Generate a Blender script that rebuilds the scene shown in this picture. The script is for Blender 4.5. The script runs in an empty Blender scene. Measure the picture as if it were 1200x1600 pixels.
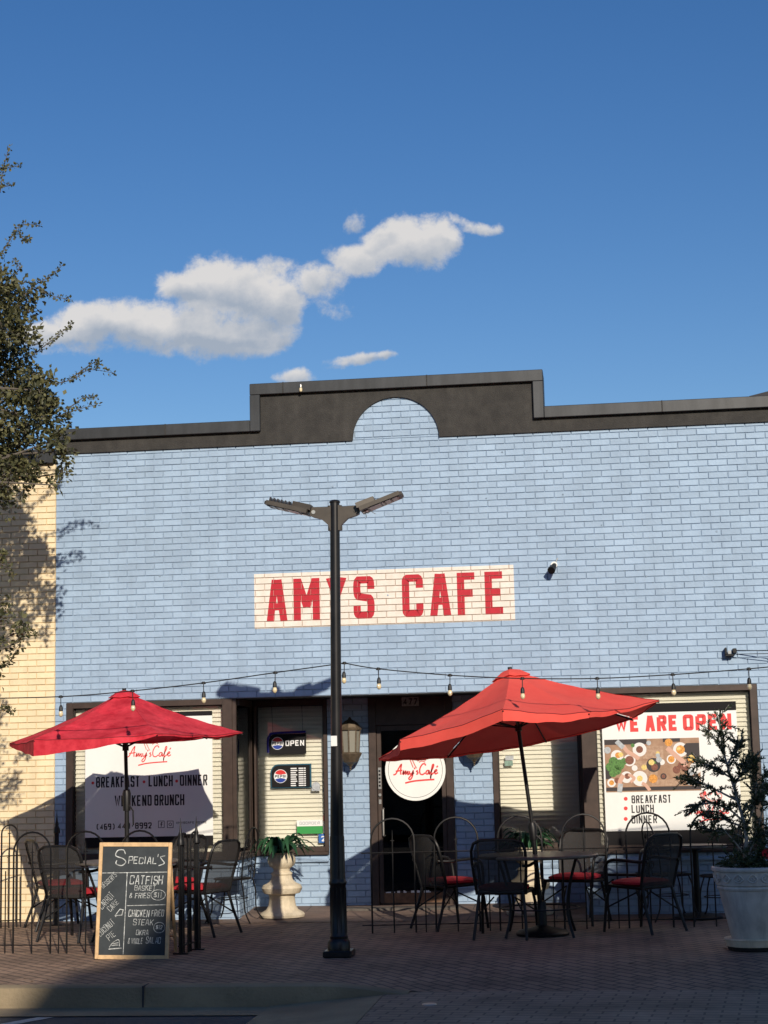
import bpy, math, random
from mathutils import Vector, Matrix
R=math.radians; rnd=random.Random(7)
scn=bpy.context.scene; COL=scn.collection
# ------------------------------------------------------------------ camera model (metres; facade plane is Y=0)
CF=2700.0; CAM=Vector((2.342,-18.3,1.6)); YAW,PIT,ROL=0.12204,0.14662,-0.02291
fw=Vector((-math.sin(YAW)*math.cos(PIT),math.cos(YAW)*math.cos(PIT),math.sin(PIT)))
r0=Vector((math.cos(YAW),math.sin(YAW),0)); u0=r0.cross(fw)
rt=math.cos(ROL)*r0+math.sin(ROL)*u0; up=-math.sin(ROL)*r0+math.cos(ROL)*u0
def ray(x,y): return (x-600)/CF*rt-(y-800)/CF*up+fw
def at(x,y,Y):
    d=ray(x,y); return CAM+d*((Y-CAM.y)/d.y)
def gz(y):
    if y>0: return 0.05+0.075*y
    return 0.05+0.016*y
def atg(x,y):
    p=None; z=0
    for _ in range(8):
        d=ray(x,y); p=CAM+d*((z-CAM.z)/d.z); z=gz(max(p.y,-5))
    return p
# ------------------------------------------------------------------ materials
def mat(name,col,rough=.7,metal=0,var=0,vscale=8,bump=0,bscale=60,col2=None,spec=.5,trans=0,alpha=None,coat=0):
    m=bpy.data.materials.new(name); m.use_nodes=True; nt=m.node_tree; N=nt.nodes; L=nt.links
    b=N['Principled BSDF']; b.inputs['Roughness'].default_value=rough; b.inputs['Metallic'].default_value=metal
    b.inputs['Base Color'].default_value=(*col,1); b.inputs['Specular IOR Level'].default_value=spec
    if coat: b.inputs['Coat Weight'].default_value=coat
    if var or col2 or bump:
        tc=N.new('ShaderNodeTexCoord')
    if var or col2:
        n=N.new('ShaderNodeTexNoise'); n.inputs['Scale'].default_value=vscale; n.inputs['Detail'].default_value=6; n.inputs['Roughness'].default_value=.65
        L.new(tc.outputs['Object'],n.inputs['Vector'])
        rp=N.new('ShaderNodeValToRGB'); c2=col2 or tuple(c*(1-var) for c in col); c1=col if col2 else tuple(min(1,c*(1+var)) for c in col)
        rp.color_ramp.elements[0].position=.35; rp.color_ramp.elements[1].position=.65
        rp.color_ramp.elements[0].color=(*c2,1); rp.color_ramp.elements[1].color=(*c1,1)
        L.new(n.outputs['Fac'],rp.inputs['Fac']); L.new(rp.outputs['Color'],b.inputs['Base Color'])
    if bump:
        n2=N.new('ShaderNodeTexNoise'); n2.inputs['Scale'].default_value=bscale; n2.inputs['Detail'].default_value=5
        L.new(tc.outputs['Object'],n2.inputs['Vector'])
        bp=N.new('ShaderNodeBump'); bp.inputs['Strength'].default_value=bump; bp.inputs['Distance'].default_value=.01
        L.new(n2.outputs['Fac'],bp.inputs['Height']); L.new(bp.outputs['Normal'],b.inputs['Normal'])
    if alpha is not None:
        b.inputs['Alpha'].default_value=alpha
    return m
def island_var(m,amt=.12):
    """every brick / leaf gets its own slight tint"""
    nt=m.node_tree; N=nt.nodes; L=nt.links; b=N['Principled BSDF']
    g=N.new('ShaderNodeNewGeometry'); mr=N.new('ShaderNodeMapRange'); mr.inputs['To Min'].default_value=1-amt; mr.inputs['To Max'].default_value=1+amt
    L.new(g.outputs['Random Per Island'],mr.inputs['Value'])
    hs=N.new('ShaderNodeHueSaturation'); L.new(mr.outputs[0],hs.inputs['Value'])
    s=b.inputs['Base Color']
    if s.links: L.new(s.links[0].from_socket,hs.inputs['Color'])
    else: hs.inputs['Color'].default_value=s.default_value
    L.new(hs.outputs['Color'],s); return m
def streaks(m,amt=.16,sx=7,sz=.7,lo=.45,hi=.75):
    nt=m.node_tree; N=nt.nodes; L=nt.links; b=N['Principled BSDF']; g=N.new('ShaderNodeNewGeometry'); mp=N.new('ShaderNodeMapping'); mp.inputs['Scale'].default_value=(sx,sx,sz); L.new(g.outputs['Position'],mp.inputs['Vector'])
    n=N.new('ShaderNodeTexNoise'); n.inputs['Scale'].default_value=1; n.inputs['Detail'].default_value=7; n.inputs['Roughness'].default_value=.65; L.new(mp.outputs[0],n.inputs['Vector'])
    mr=N.new('ShaderNodeMapRange'); mr.inputs['From Min'].default_value=lo; mr.inputs['From Max'].default_value=hi; mr.inputs['To Min'].default_value=1; mr.inputs['To Max'].default_value=1-amt; L.new(n.outputs['Fac'],mr.inputs['Value'])
    hs=N.new('ShaderNodeHueSaturation'); L.new(mr.outputs[0],hs.inputs['Value']); s=b.inputs['Base Color']; src=s.links[0].from_socket if s.links else None
    if src: L.new(src,hs.inputs['Color'])
    else: hs.inputs['Color'].default_value=s.default_value
    L.new(hs.outputs['Color'],s); return m
def glass(name,tint=(1,1,1),refl=1.5,rough=.01):
    m=bpy.data.materials.new(name); m.use_nodes=True; nt=m.node_tree; N=nt.nodes; L=nt.links; N.clear()
    o=N.new('ShaderNodeOutputMaterial'); mx=N.new('ShaderNodeMixShader'); t=N.new('ShaderNodeBsdfTransparent'); g=N.new('ShaderNodeBsdfGlossy')
    t.inputs['Color'].default_value=(*tint,1); g.inputs['Roughness'].default_value=rough
    f=N.new('ShaderNodeFresnel'); f.inputs['IOR'].default_value=refl
    L.new(f.outputs[0],mx.inputs[0]); L.new(t.outputs[0],mx.inputs[1]); L.new(g.outputs[0],mx.inputs[2]); L.new(mx.outputs[0],o.inputs['Surface']); return m
def cloth(name,col,col2,trans=.25,vscale=5):
    m=mat(name,col,rough=.85,col2=col2,vscale=vscale,bump=.45,bscale=9); nt=m.node_tree; N=nt.nodes; L=nt.links
    b=N['Principled BSDF']; tr=N.new('ShaderNodeBsdfTranslucent'); mx=N.new('ShaderNodeMixShader'); mx.inputs[0].default_value=trans
    src=b.inputs['Base Color'].links[0].from_socket; L.new(src,tr.inputs['Color']); L.new(b.outputs[0],mx.inputs[1]); L.new(tr.outputs[0],mx.inputs[2])
    L.new(mx.outputs[0],N['Material Output'].inputs['Surface']); return m
def leafmat(name,c1,c2,trans=.25):
    m=bpy.data.materials.new(name); m.use_nodes=True; nt=m.node_tree; N=nt.nodes; L=nt.links; b=N['Principled BSDF']
    g=N.new('ShaderNodeNewGeometry'); rp=N.new('ShaderNodeValToRGB'); rp.color_ramp.elements[0].color=(*c1,1); rp.color_ramp.elements[1].color=(*c2,1)
    L.new(g.outputs['Random Per Island'],rp.inputs['Fac']); L.new(rp.outputs['Color'],b.inputs['Base Color']); b.inputs['Roughness'].default_value=.55
    tr=N.new('ShaderNodeBsdfTranslucent'); mx=N.new('ShaderNodeMixShader'); mx.inputs[0].default_value=trans
    L.new(rp.outputs['Color'],tr.inputs['Color']); L.new(b.outputs[0],mx.inputs[1]); L.new(tr.outputs[0],mx.inputs[2]); L.new(mx.outputs[0],N['Material Output'].inputs['Surface']); return m
def brickshader(name,c1,c2,mortar,bw,rh,axes='xz',ms=.008,rot=0,bump=.5,rough=.8,stain=None,smooth=.1):
    m=bpy.data.materials.new(name); m.use_nodes=True; nt=m.node_tree; N=nt.nodes; L=nt.links; b=N['Principled BSDF']; b.inputs['Roughness'].default_value=rough
    g=N.new('ShaderNodeNewGeometry'); sp=N.new('ShaderNodeSeparateXYZ'); cb=N.new('ShaderNodeCombineXYZ'); L.new(g.outputs['Position'],sp.inputs[0])
    L.new(sp.outputs['xyz'.index(axes[0])],cb.inputs[0]); L.new(sp.outputs['xyz'.index(axes[1])],cb.inputs[1])
    mp=N.new('ShaderNodeMapping'); mp.inputs['Rotation'].default_value=(0,0,rot); L.new(cb.outputs[0],mp.inputs['Vector'])
    t=N.new('ShaderNodeTexBrick'); t.inputs['Scale'].default_value=1; t.inputs['Brick Width'].default_value=bw; t.inputs['Row Height'].default_value=rh
    t.inputs['Mortar Size'].default_value=ms; t.inputs['Mortar Smooth'].default_value=smooth
    t.inputs['Color1'].default_value=(*c1,1); t.inputs['Color2'].default_value=(*c2,1); t.inputs['Mortar'].default_value=(*mortar,1); L.new(mp.outputs[0],t.inputs['Vector'])
    n=N.new('ShaderNodeTexNoise'); n.inputs['Scale'].default_value=1.7; n.inputs['Detail'].default_value=8; n.inputs['Roughness'].default_value=.7; L.new(cb.outputs[0],n.inputs['Vector'])
    rp=N.new('ShaderNodeMapRange'); rp.inputs['From Min'].default_value=.3; rp.inputs['From Max'].default_value=.7; rp.inputs['To Min'].default_value=.5; rp.inputs['To Max'].default_value=1.3; L.new(n.outputs['Fac'],rp.inputs['Value'])
    mu=N.new('ShaderNodeMix'); mu.data_type='RGBA'; mu.blend_type='MULTIPLY'; mu.inputs[0].default_value=1; L.new(t.outputs['Color'],mu.inputs[6]); L.new(rp.outputs[0],mu.inputs[7]); L.new(mu.outputs[2],b.inputs['Base Color'])
    inv=N.new('ShaderNodeMath'); inv.operation='SUBTRACT'; inv.inputs[0].default_value=1; L.new(t.outputs['Fac'],inv.inputs[1])
    n2=N.new('ShaderNodeTexNoise'); n2.inputs['Scale'].default_value=45; n2.inputs['Detail'].default_value=4; L.new(cb.outputs[0],n2.inputs['Vector'])
    ad=N.new('ShaderNodeMath'); ad.operation='MULTIPLY_ADD'; ad.inputs[1].default_value=.5; L.new(n2.outputs['Fac'],ad.inputs[0]); L.new(inv.outputs[0],ad.inputs[2])
    bp=N.new('ShaderNodeBump'); bp.inputs['Strength'].default_value=bump; bp.inputs['Distance'].default_value=.008; L.new(ad.outputs[0],bp.inputs['Height']); L.new(bp.outputs['Normal'],b.inputs['Normal'])
    return m
M={}
M['blue']=island_var(mat('blue_brick_paint',(.345,.462,.60),.65,col2=(.30,.405,.535),vscale=2.2,bump=.35,bscale=35),.07)
M['bluemortar']=mat('blue_joint_paint',(.265,.345,.44),.85,var=.15,vscale=6)
M['yellow']=island_var(mat('cream_brick_paint',(.84,.70,.46),.75,col2=(.78,.63,.40),vscale=2,bump=.3,bscale=35),.05)
M['yellowmortar']=mat('cream_joint_paint',(.62,.49,.30),.85,var=.1)
M['cap']=mat('dark_metal_flashing',(.045,.047,.05),.45,.3,var=.15,vscale=3)
M['stucco']=mat('charcoal_stucco',(.030,.028,.026),.9,col2=(.045,.042,.038),vscale=9,bump=.8,bscale=90)
M['bronze']=mat('bronze_window_frame',(.052,.033,.025),.5,.2,var=.2,vscale=10)
M['darkframe']=mat('dark_window_frame',(.02,.016,.014),.5,.2)
M['blind']=mat('cream_blind_slat',(.85,.82,.68),.6,var=.04,vscale=3)
M['glass']=glass('window_glass',refl=1.8); M['doorglass']=glass('dark_door_glass',(.30,.30,.32))
M['white']=mat('white_vinyl',(.80,.795,.755),.5,var=.02,vscale=3)
M['signwhite']=mat('white_sign_paint',(.80,.74,.66),.7,col2=(.70,.63,.54),vscale=9,bump=.2,bscale=40)
M['signred']=mat('red_sign_paint',(.52,.006,.022),.65,col2=(.42,.005,.018),vscale=14)
M['black']=mat('black_vinyl',(.012,.011,.012),.75,spec=.2)
M['ink']=mat('black_lettering',(.012,.012,.014),.6)
M['redink']=mat('red_lettering',(.72,.05,.045),.6); M['pinkink']=mat('pale_red_lettering',(.65,.17,.14),.6)
M['iron']=mat('black_painted_iron',(.012,.011,.011),.45,.4,var=.3,vscale=20)
M['pole']=mat('black_lamp_paint',(.014,.012,.012),.35,.3,var=.3,vscale=6)
M['head']=mat('bronze_lamp_head',(.07,.058,.046),.5,.3,var=.15)
M['lens']=mat('lamp_lens',(.25,.25,.24),.2)
M['ledbrown']=mat('led_board',(.03,.02,.018),.3)
M['cush']=mat('red_cushion_cloth',(.55,.02,.035),.85,col2=(.40,.012,.025),vscale=8,bump=.3,bscale=30)
M['umbL']=cloth('faded_crimson_canvas',(.80,.05,.075),(.52,.008,.025),.24,6)
M['umbR']=cloth('coral_red_canvas',(.95,.115,.085),(.90,.085,.065),.2,2)
M['seam']=mat('dark_red_seam',(.22,.012,.018),.9)
M['urn']=mat('cream_cast_stone',(.70,.60,.44),.8,col2=(.58,.49,.34),vscale=7,bump=.4,bscale=50)
M['pot']=mat('white_glazed_pot',(.64,.62,.57),.6,col2=(.50,.49,.45),vscale=5,bump=.2,bscale=30)
M['soil']=mat('potting_soil',(.03,.02,.013),.95,bump=1)
M['fern']=leafmat('fern_leaves',(.015,.07,.03),(.04,.13,.05)); M['juniper']=leafmat('juniper_needles',(.016,.036,.016),(.09,.12,.05))
M['oak']=leafmat('oak_leaves',(.030,.036,.015),(.165,.155,.062),.2)
M['bark']=mat('grey_bark',(.12,.10,.08),.9,var=.3,vscale=20,bump=1,bscale=60); M['palebark']=mat('pale_dry_wood',(.34,.31,.26),.85,var=.25,vscale=20,bump=.5)
M['wood']=mat('pine_frame_wood',(.62,.40,.20),.6,var=.2,vscale=14); M['slate']=mat('chalkboard_slate',(.022,.028,.032),.75,col2=(.035,.042,.046),vscale=7)
M['chalk']=mat('white_chalk',(.46,.47,.45),.95,var=.5,vscale=40)
M['kerb']=mat('kerb_concrete',(.40,.31,.19),.9,col2=(.23,.18,.11),vscale=5,bump=.8,bscale=40)
M['asphalt']=mat('asphalt',(.085,.085,.085),.9,col2=(.055,.056,.058),vscale=3,bump=.9,bscale=120)
M['paint']=mat('worn_road_paint',(.62,.60,.55),.8,col2=(.35,.34,.31),vscale=16)
M['paver']=brickshader('brick_pavers',(.31,.205,.14),(.25,.165,.115),(.10,.072,.055),.20,.10,'xy',.010,R(45),.8)
M['paver2']=brickshader('grey_brick_pavers',(.29,.215,.155),(.25,.185,.135),(.13,.095,.07),.23,.115,'xy',.009,R(6),.6)
M['bigpav']=brickshader('concrete_entry_slab',(.19,.13,.10),(.17,.115,.09),(.06,.05,.045),.9,.45,'xy',.006,0,.3)
M['tan']=brickshader('tan_brick',(.30,.22,.15),(.26,.17,.11),(.3,.28,.25),.22,.075,'xz',.01)
M['earth']=mat('ground',(.10,.09,.075),.95,var=.2,vscale=.5)
M['plaster']=mat('dark_interior',(.05,.045,.04),.9)
M['mesh']=mat('woven_sling',(.028,.026,.025),.8,alpha=.84); M['meshgrey']=mat('grey_woven_sling',(.11,.10,.09),.8,alpha=.62)
M['tabletop']=mat('stone_tabletop',(.11,.095,.08),.35,var=.25,vscale=18)
M['bulb']=mat('clear_warm_bulb',(.75,.62,.38),.08,spec=1.0); M['rubber']=mat('black_rubber',(.012,.012,.012),.5)
M['navy']=mat('blue_neon_tube',(.03,.03,.25),.3); M['teal']=mat('teal_sign_edge',(.02,.09,.14),.3)
M['logored']=mat('logo_red',(.6,.02,.02),.5); M['logoblue']=mat('logo_blue',(.01,.04,.28),.5); M['logowhite']=mat('logo_white',(.8,.8,.8),.5)
streaks(M['blue'],.12); streaks(M['yellow'],.14); streaks(M['cap'],.3,9,1.2,.4,.65); streaks(M['stucco'],-.3,5,.8,.45,.7); streaks(M['pot'],.35,12,2); streaks(M['urn'],.3,14,3); streaks(M['kerb'],.45,2.5,2.5,.4,.65); streaks(M['white'],.06,2,.8); streaks(M['umbL'],-.35,3.5,3.5,.5,.7); streaks(M['umbR'],.12,3,3)
M['green']=mat('green_sticker',(.03,.28,.06),.5); M['skyblue']=mat('blue_sticker',(.02,.12,.4),.5)
M['steel']=mat('brushed_steel',(.5,.48,.44),.35,.8); M['frost']=mat('lantern_glass',(.25,.24,.20),.15); M['lantern']=mat('aged_bronze',(.14,.105,.07),.5,.4,var=.3,vscale=20)
M['plate']=mat('plate_print',(.75,.72,.68),.6); M['table']=mat('print_wood',(.30,.16,.09),.6,col2=(.42,.26,.16),vscale=10); M['skin']=mat('print_arm',(.62,.36,.26),.6)
M['food1']=mat('print_orange',(.65,.28,.05),.6,var=.4,vscale=60); M['food2']=mat('print_green',(.08,.20,.04),.6,var=.5,vscale=60); M['food3']=mat('print_brown',(.20,.07,.04),.6,var=.4,vscale=60); M['food4']=mat('print_yellow',(.75,.55,.18),.6,var=.3,vscale=60); M['printdark']=mat('print_dark',(.035,.025,.025),.6)
M['printgrey']=mat('print_grey',(.42,.44,.45),.6,var=.2,vscale=40)
M['flower']=mat('red_flower',(.5,.01,.02),.7); M['roof']=mat('dark_roof',(.03,.03,.035),.8)
# ------------------------------------------------------------------ mesh builder
class MB:
    def __init__(s): s.v=[]; s.f=[]
    def add(s,vs,fs):
        o=len(s.v); s.v+= [tuple(v) for v in vs]; s.f+=[tuple(i+o for i in f) for f in fs]; return s
    def box(s,a,b):
        x0,y0,z0=a; x1,y1,z1=b
        return s.add([(x0,y0,z0),(x1,y0,z0),(x1,y1,z0),(x0,y1,z0),(x0,y0,z1),(x1,y0,z1),(x1,y1,z1),(x0,y1,z1)],[(0,3,2,1),(4,5,6,7),(0,1,5,4),(1,2,6,5),(2,3,7,6),(3,0,4,7)])
    def rbox(s,a,b,c=.01):   # bevelled box
        x0,y0,z0=a; x1,y1,z1=b; c=min(c,(x1-x0)/2.2,(y1-y0)/2.2,(z1-z0)/2.2)
        rings=[]
        for z,i in ((z0,c),(z0+c,0),(z1-c,0),(z1,c)):
            X0,X1,Y0,Y1=x0+i,x1-i,y0+i,y1-i; k=c
            rings.append([(X0+k,Y0,z),(X1-k,Y0,z),(X1,Y0+k,z),(X1,Y1-k,z),(X1-k,Y1,z),(X0+k,Y1,z),(X0,Y1-k,z),(X0,Y0+k,z)])
        return s.loft(rings,True,True)
    def loft(s,rings,capa=False,capb=False,closed=True):
        n=len(rings[0]); vs=[p for r in rings for p in r]; fs=[]
        for i in range(len(rings)-1):
            for j in range(n if closed else n-1):
                k=(j+1)%n; fs.append((i*n+j,i*n+k,(i+1)*n+k,(i+1)*n+j))
        if capa: fs.append(tuple(range(n-1,-1,-1)))
        if capb: fs.append(tuple(range((len(rings)-1)*n,len(rings)*n)))
        return s.add(vs,fs)
    def tube(s,pts,r,n=8,cap=True):
        pts=[Vector(p) for p in pts]; rs=r if isinstance(r,(list,tuple)) else [r]*len(pts); rings=[]; ref=None
        for i,p in enumerate(pts):
            d=(pts[min(i+1,len(pts)-1)]-pts[max(i-1,0)])
            if d.length<1e-9: d=Vector((0,0,1))
            d.normalize()
            if ref is None: ref=Vector((1,0,0)) if abs(d.x)<.9 else Vector((0,1,0))
            a=(ref-d*ref.dot(d)); a=a.normalized() if a.length>1e-6 else d.orthogonal().normalized(); b=d.cross(a); ref=a
            rings.append([p+a*(rs[i]*math.cos(2*math.pi*k/n))+b*(rs[i]*math.sin(2*math.pi*k/n)) for k in range(n)])
        return s.loft(rings,cap,cap)
    def lathe(s,prof,c=(0,0,0),n=32,capa=True,capb=True):
        rings=[[(c[0]+r*math.cos(2*math.pi*k/n),c[1]+r*math.sin(2*math.pi*k/n),c[2]+z) for k in range(n)] for r,z in prof]
        return s.loft(rings,capa,capb)
    def disc(s,cx,cz,r,y,n=28,rz=None):
        rz=rz or r
        return s.add([(cx+r*math.cos(2*math.pi*k/n),y,cz+rz*math.sin(2*math.pi*k/n)) for k in range(n)],[tuple(range(n))])
    def rect(s,x0,z0,x1,z1,y): return s.add([(x0,y,z0),(x1,y,z0),(x1,y,z1),(x0,y,z1)],[(0,1,2,3)])
    def poly(s,pts): return s.add(pts,[tuple(range(len(pts)))])
    def extr(s,pts,y0,y1):  # polygon in XZ extruded in Y
        n=len(pts); vs=[(x,y0,z) for x,z in pts]+[(x,y1,z) for x,z in pts]
        fs=[tuple(range(n)),tuple(range(2*n-1,n-1,-1))]+[(i,i+n,(i+1)%n+n,(i+1)%n) for i in range(n)]
        return s.add(vs,fs)
    def build(s,name,m,parent=None,smooth=False,label=None,local=False):
        me=bpy.data.meshes.new(name); o=(0,0,0)
        if parent is not None and not local: o=ORG.get(parent.name,(0,0,0))
        vs=s.v if o==(0,0,0) else [(a-o[0],b-o[1],c-o[2]) for a,b,c in s.v]
        me.from_pydata(vs,[],s.f); me.materials.append(m if not isinstance(m,str) else M[m])
        if smooth: 
            me.polygons.foreach_set('use_smooth',[True]*len(me.polygons))
            try: me.set_sharp_from_angle(angle=R(40))
            except Exception: pass
        me.update(); ob=bpy.data.objects.new(name,me); COL.objects.link(ob)
        if parent is not None: ob.parent=parent; ORG[ob.name]=o
        if label: ob['label']=label
        return ob
ORG={}
def thing(name,label,cat,loc=(0,0,0),rot=0,group=None,tilt=None):
    o=bpy.data.objects.new(name,None); COL.objects.link(o); o.location=loc; o.rotation_euler=tilt or (0,0,rot); o.empty_display_size=.1
    o['label']=label; o['category']=cat
    if group: o['group']=group
    ORG[o.name]=tuple(loc); return o
def tag(o,label,cat,group=None,kind=None):
    o['label']=label; o['category']=cat
    if group: o['group']=group
    if kind: o['kind']=kind
    return o
def struct(o,label=None,kind='structure'):
    o['kind']=kind
    if label: o['label']=label
    return o
def dup(root,loc,rot,label=None,group=None):
    r=root.copy(); COL.objects.link(r); r.location=loc; r.rotation_euler=(0,0,rot)
    if label: r['label']=label
    if group: r['group']=group
    for ch in list(root.children):
        c=ch.copy(); COL.objects.link(c); c.parent=r
        for g in list(ch.children):
            d=g.copy(); COL.objects.link(d); d.parent=c
    return r
# ------------------------------------------------------------------ stroke lettering
G={'A':'0,0 1.6,6|2.4,6 4,0|1.2,5.9 2.8,5.9|.75,1.9 3.25,1.9','B':'0,0 0,6|~0,6 3.9,6 3.9,3.2 0,3.2|~0,3.2 4,3.2 4,0 0,0','C':'~4,4.3 4,6 0,6 0,0 4,0 4,1.7','D':'0,0 0,6|~0,6 4,6 4,0 0,0','E':'4,6 0,6 0,0 4,0|0,3.1 3.4,3.1',
'F':'4,6 0,6 0,0|0,3.1 3.4,3.1','G':'~4,4.4 4,6 0,6 0,0 4,0 4,2.8|2.2,2.8 4,2.8','H':'0,0 0,6|4,0 4,6|0,3 4,3','I':'2,0 2,6','K':'0,0 0,6|4,6 .2,2.6|1.4,3.6 4,0','L':'0,6 0,0 4,0',
'M':'0,0 0,6|.15,6 2,1.7|3.85,6 2,1.7|4,0 4,6','N':'0,0 0,6|0,6 4,0|4,0 4,6','O':'~2,6 4,6 4,0 0,0 0,6 2,6','P':'0,0 0,6|~0,6 4,6 4,2.7 0,2.7','R':'0,0 0,6|~0,6 4,6 4,3 0,3|2.2,3 4,0','S':'~4,4.4 4,6 0,6 0,3.2 4,2.8 4,0 0,0 0,1.6',
'T':'0,6 4,6|2,6 2,0','U':'~0,6 0,0 4,0 4,6','V':'0,6 2,0 4,6','W':'0,6 1,0 2,4.6 3,0 4,6','Y':'0,6 2,2.8 4,6|2,2.8 2,0','Z':'0,6 4,6 0,0 4,0','X':'0,0 4,6|0,6 4,0',"'":'2,6 1.6,4.8','&':'~4,0 1,4.4 1,6 3,6 3,4.4 0,2.6 0,0 2.6,0 4,2','$':'~4,4.6 4,5.4 0,5.4 0,3 4,3 4,.6 0,.6 0,1.4|2,6 2,0',
'1':'1,5 2.2,6 2.2,0','2':'~0,4.6 0,6 4,6 4,3.6 0,0|0,0 4,0','4':'3,0 3,6 0,1.6 4,1.6','9':'~4,3 0,3 0,6 4,6 4,0 .6,0','6':'~3.6,6 0,6 0,0 4,0 4,3.2 0,3.2','7':'0,6 4,6 1.2,0','8':'~2,3.2 0,3.2 0,6 4,6 4,3.2 2,3.2|~2,3.2 0,3.2 0,0 4,0 4,3.2 2,3.2','(':'~3,6.4 1,5 1,1 3,-.4',')':'~1,6.4 3,5 3,1 1,-.4','-':'1,2.8 3,2.8','.':'1.8,0 2.2,0','5':'4,6 .4,6 .2,3.4|~.2,3.4 4,3.8 4,0 0,0','0':'~2,6 4,6 4,0 0,0 0,6 2,6','3':'~0,6 4,6 4,3.2 1.4,3.2|~1.4,3.2 4,3.2 4,0 0,0'}
def chaikin(p,it=3):
    for _ in range(it):
        q=[p[0]]
        for a,b in zip(p,p[1:]):
            q.append((a[0]*.75+b[0]*.25,a[1]*.75+b[1]*.25)); q.append((a[0]*.25+b[0]*.75,a[1]*.25+b[1]*.75))
        q.append(p[-1]); p=q
    return p
def ribbon(p,w):
    """mitred ribbon quads along a 2D polyline"""
    q=[p[0]]
    for a in p[1:]:
        if math.dist(a,q[-1])>1e-6: q.append(a)
    p=q
    if len(p)<2: return []
    L=[];Rr=[]
    for i in range(len(p)):
        def dirn(a,b):
            d=math.dist(a,b); return ((b[0]-a[0])/d,(b[1]-a[1])/d)
        if i==0: d=dirn(p[0],p[1]); n=(-d[1],d[0]); k=1
        elif i==len(p)-1: d=dirn(p[-2],p[-1]); n=(-d[1],d[0]); k=1
        else:
            d1=dirn(p[i-1],p[i]); d2=dirn(p[i],p[i+1]); n=(-(d1[1]+d2[1]),d1[0]+d2[0]); l=math.hypot(*n)
            if l<.2: n=(-d1[1],d1[0]); k=1
            else: n=(n[0]/l,n[1]/l); k=min(2.2,1/max(.2,n[0]*-d1[1]+n[1]*d1[0]))
        L.append((p[i][0]+n[0]*w/2*k,p[i][1]+n[1]*w/2*k)); Rr.append((p[i][0]-n[0]*w/2*k,p[i][1]-n[1]*w/2*k))
    return [[Rr[i],Rr[i+1],L[i+1],L[i]] for i in range(len(p)-1)]
def text_strokes(s,x,z,h,cw,gap,sw,slant=0,jit=0,wide={'M':1.25,'W':1.35,'I':.35,"'":.35,'.':.4,'1':.6}):
    """list of strokes, each a list of convex quads (x,z); glyph bodies inset by stroke width"""
    out=[]; cx=x
    for ch in s:
        if ch==' ': cx+=cw*.55+gap; continue
        w=cw*wide.get(ch,1); g=G.get(ch)
        if g:
            jr=(rnd.uniform(-jit,jit),rnd.uniform(-jit,jit),1+rnd.uniform(-jit,jit)*3)
            for st in g.split('|'):
                sm=st[0]=='~'; pts=[tuple(map(float,q.split(','))) for q in st.lstrip('~').split()]
                if sm:
                    q_=[pts[0]]
                    for a,b in zip(pts,pts[1:]):
                        l=math.dist(a,b)
                        if l>2.9:
                            f=1.35/l; q_+=[(a[0]+(b[0]-a[0])*f,a[1]+(b[1]-a[1])*f),(b[0]-(b[0]-a[0])*f,b[1]-(b[1]-a[1])*f)]
                        q_.append(b)
                    pts=chaikin(q_,2)
                P=[]
                for a,b in pts:
                    px=sw/2+(w-sw)*a/4 if ch not in "I'." else w/2+(a-2)*.1*w; pz=sw/2+(h-sw)*b/6
                    if not sm and ch not in 'MNAVWYKXR' : pass
                    # extend butt ends at baseline and cap height
                    if b==0 and not sm and ch in 'AFHIKMNPRTYVWX17': pz=0
                    if b==6 and not sm and ch in 'AHIKMNUVWYXLD' : pz=h
                    P.append((cx+px+pz*slant+jr[0]*h,z+pz*jr[2]+jr[1]*h))
                rb=ribbon(P,sw)
                if not jit and ch not in "()&$": rb=[[(a_-slant*(b_-z)*0,min(max(b_,z),z+h)) for a_,b_ in q_] for q_ in rb]
                out.append(rb)
        cx+=w+gap
    return out,cx-x-gap
def put_strokes(mb,strokes,y,step=.00012):
    for i,st in enumerate(strokes):
        yy=y-(i%6)*step
        for q in st: mb.add([(a,yy,b) for a,b in q],[(0,1,2,3)])
    return mb
def fit_text(mb,s,x0,x1,z0,h,sw,y,gapf=.22,**k):
    _,w=text_strokes(s,0,0,h,1,gapf,.1); cw=(x1-x0)/w
    st,_=text_strokes(s,x0,z0,h,cw,gapf*cw,sw,**k); return put_strokes(mb,st,y)
def catmull(p,n=6):
    q=[]; P=[p[0]]+list(p)+[p[-1]]
    for i in range(1,len(P)-2):
        for k in range(n):
            t=k/n; a,b,c,d=P[i-1],P[i],P[i+1],P[i+2]
            q.append(tuple(.5*((2*b[j])+(-a[j]+c[j])*t+(2*a[j]-5*b[j]+4*c[j]-d[j])*t*t+(-a[j]+3*b[j]-3*c[j]+d[j])*t**3) for j in (0,1)))
    q.append(tuple(p[-1])); return q
# hand-lettered script logo in a 100 x 60 box
SCRIPT=[[(2,14),(8,16),(16,30),(22,38),(20,26),(20,14)],[(8,22),(16,23),(24,24)],[(24,14),(27,22),(27,15),(32,22),(32,15),(37,21),(37,14),(40,16)],[(41,22),(42,15),(47,17),(50,22),(47,8),(42,2),(39,5),(45,12),(52,18)],[(54,30),(53,26)],[(57,14),(60,15),(61,18),(58,21),(61,23)],
[(80,34),(78,38),(72,37),(66,27),(66,16),(72,13),(78,17)],[(88,22),(83,22),(80,16),(84,14),(88,21),(88,14),(91,17)],[(91,17),(98,30),(99,36),(96,34),(93,18),(91,4),(93,12),(101,18)],[(100,18),(106,21),(105,24),(101,20),(103,14),(109,17)],[(106,29),(109,33)]]
HAT=[[(62,44),(60,52),(54,54),(52,62),(58,67),(64,65),(68,71),(78,71),(81,65),(88,66),(92,60),(89,53),(82,52),(80,46)],[(63,46),(70,49),(80,46)],[(64,42),(71,45),(79,42)]]
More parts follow.
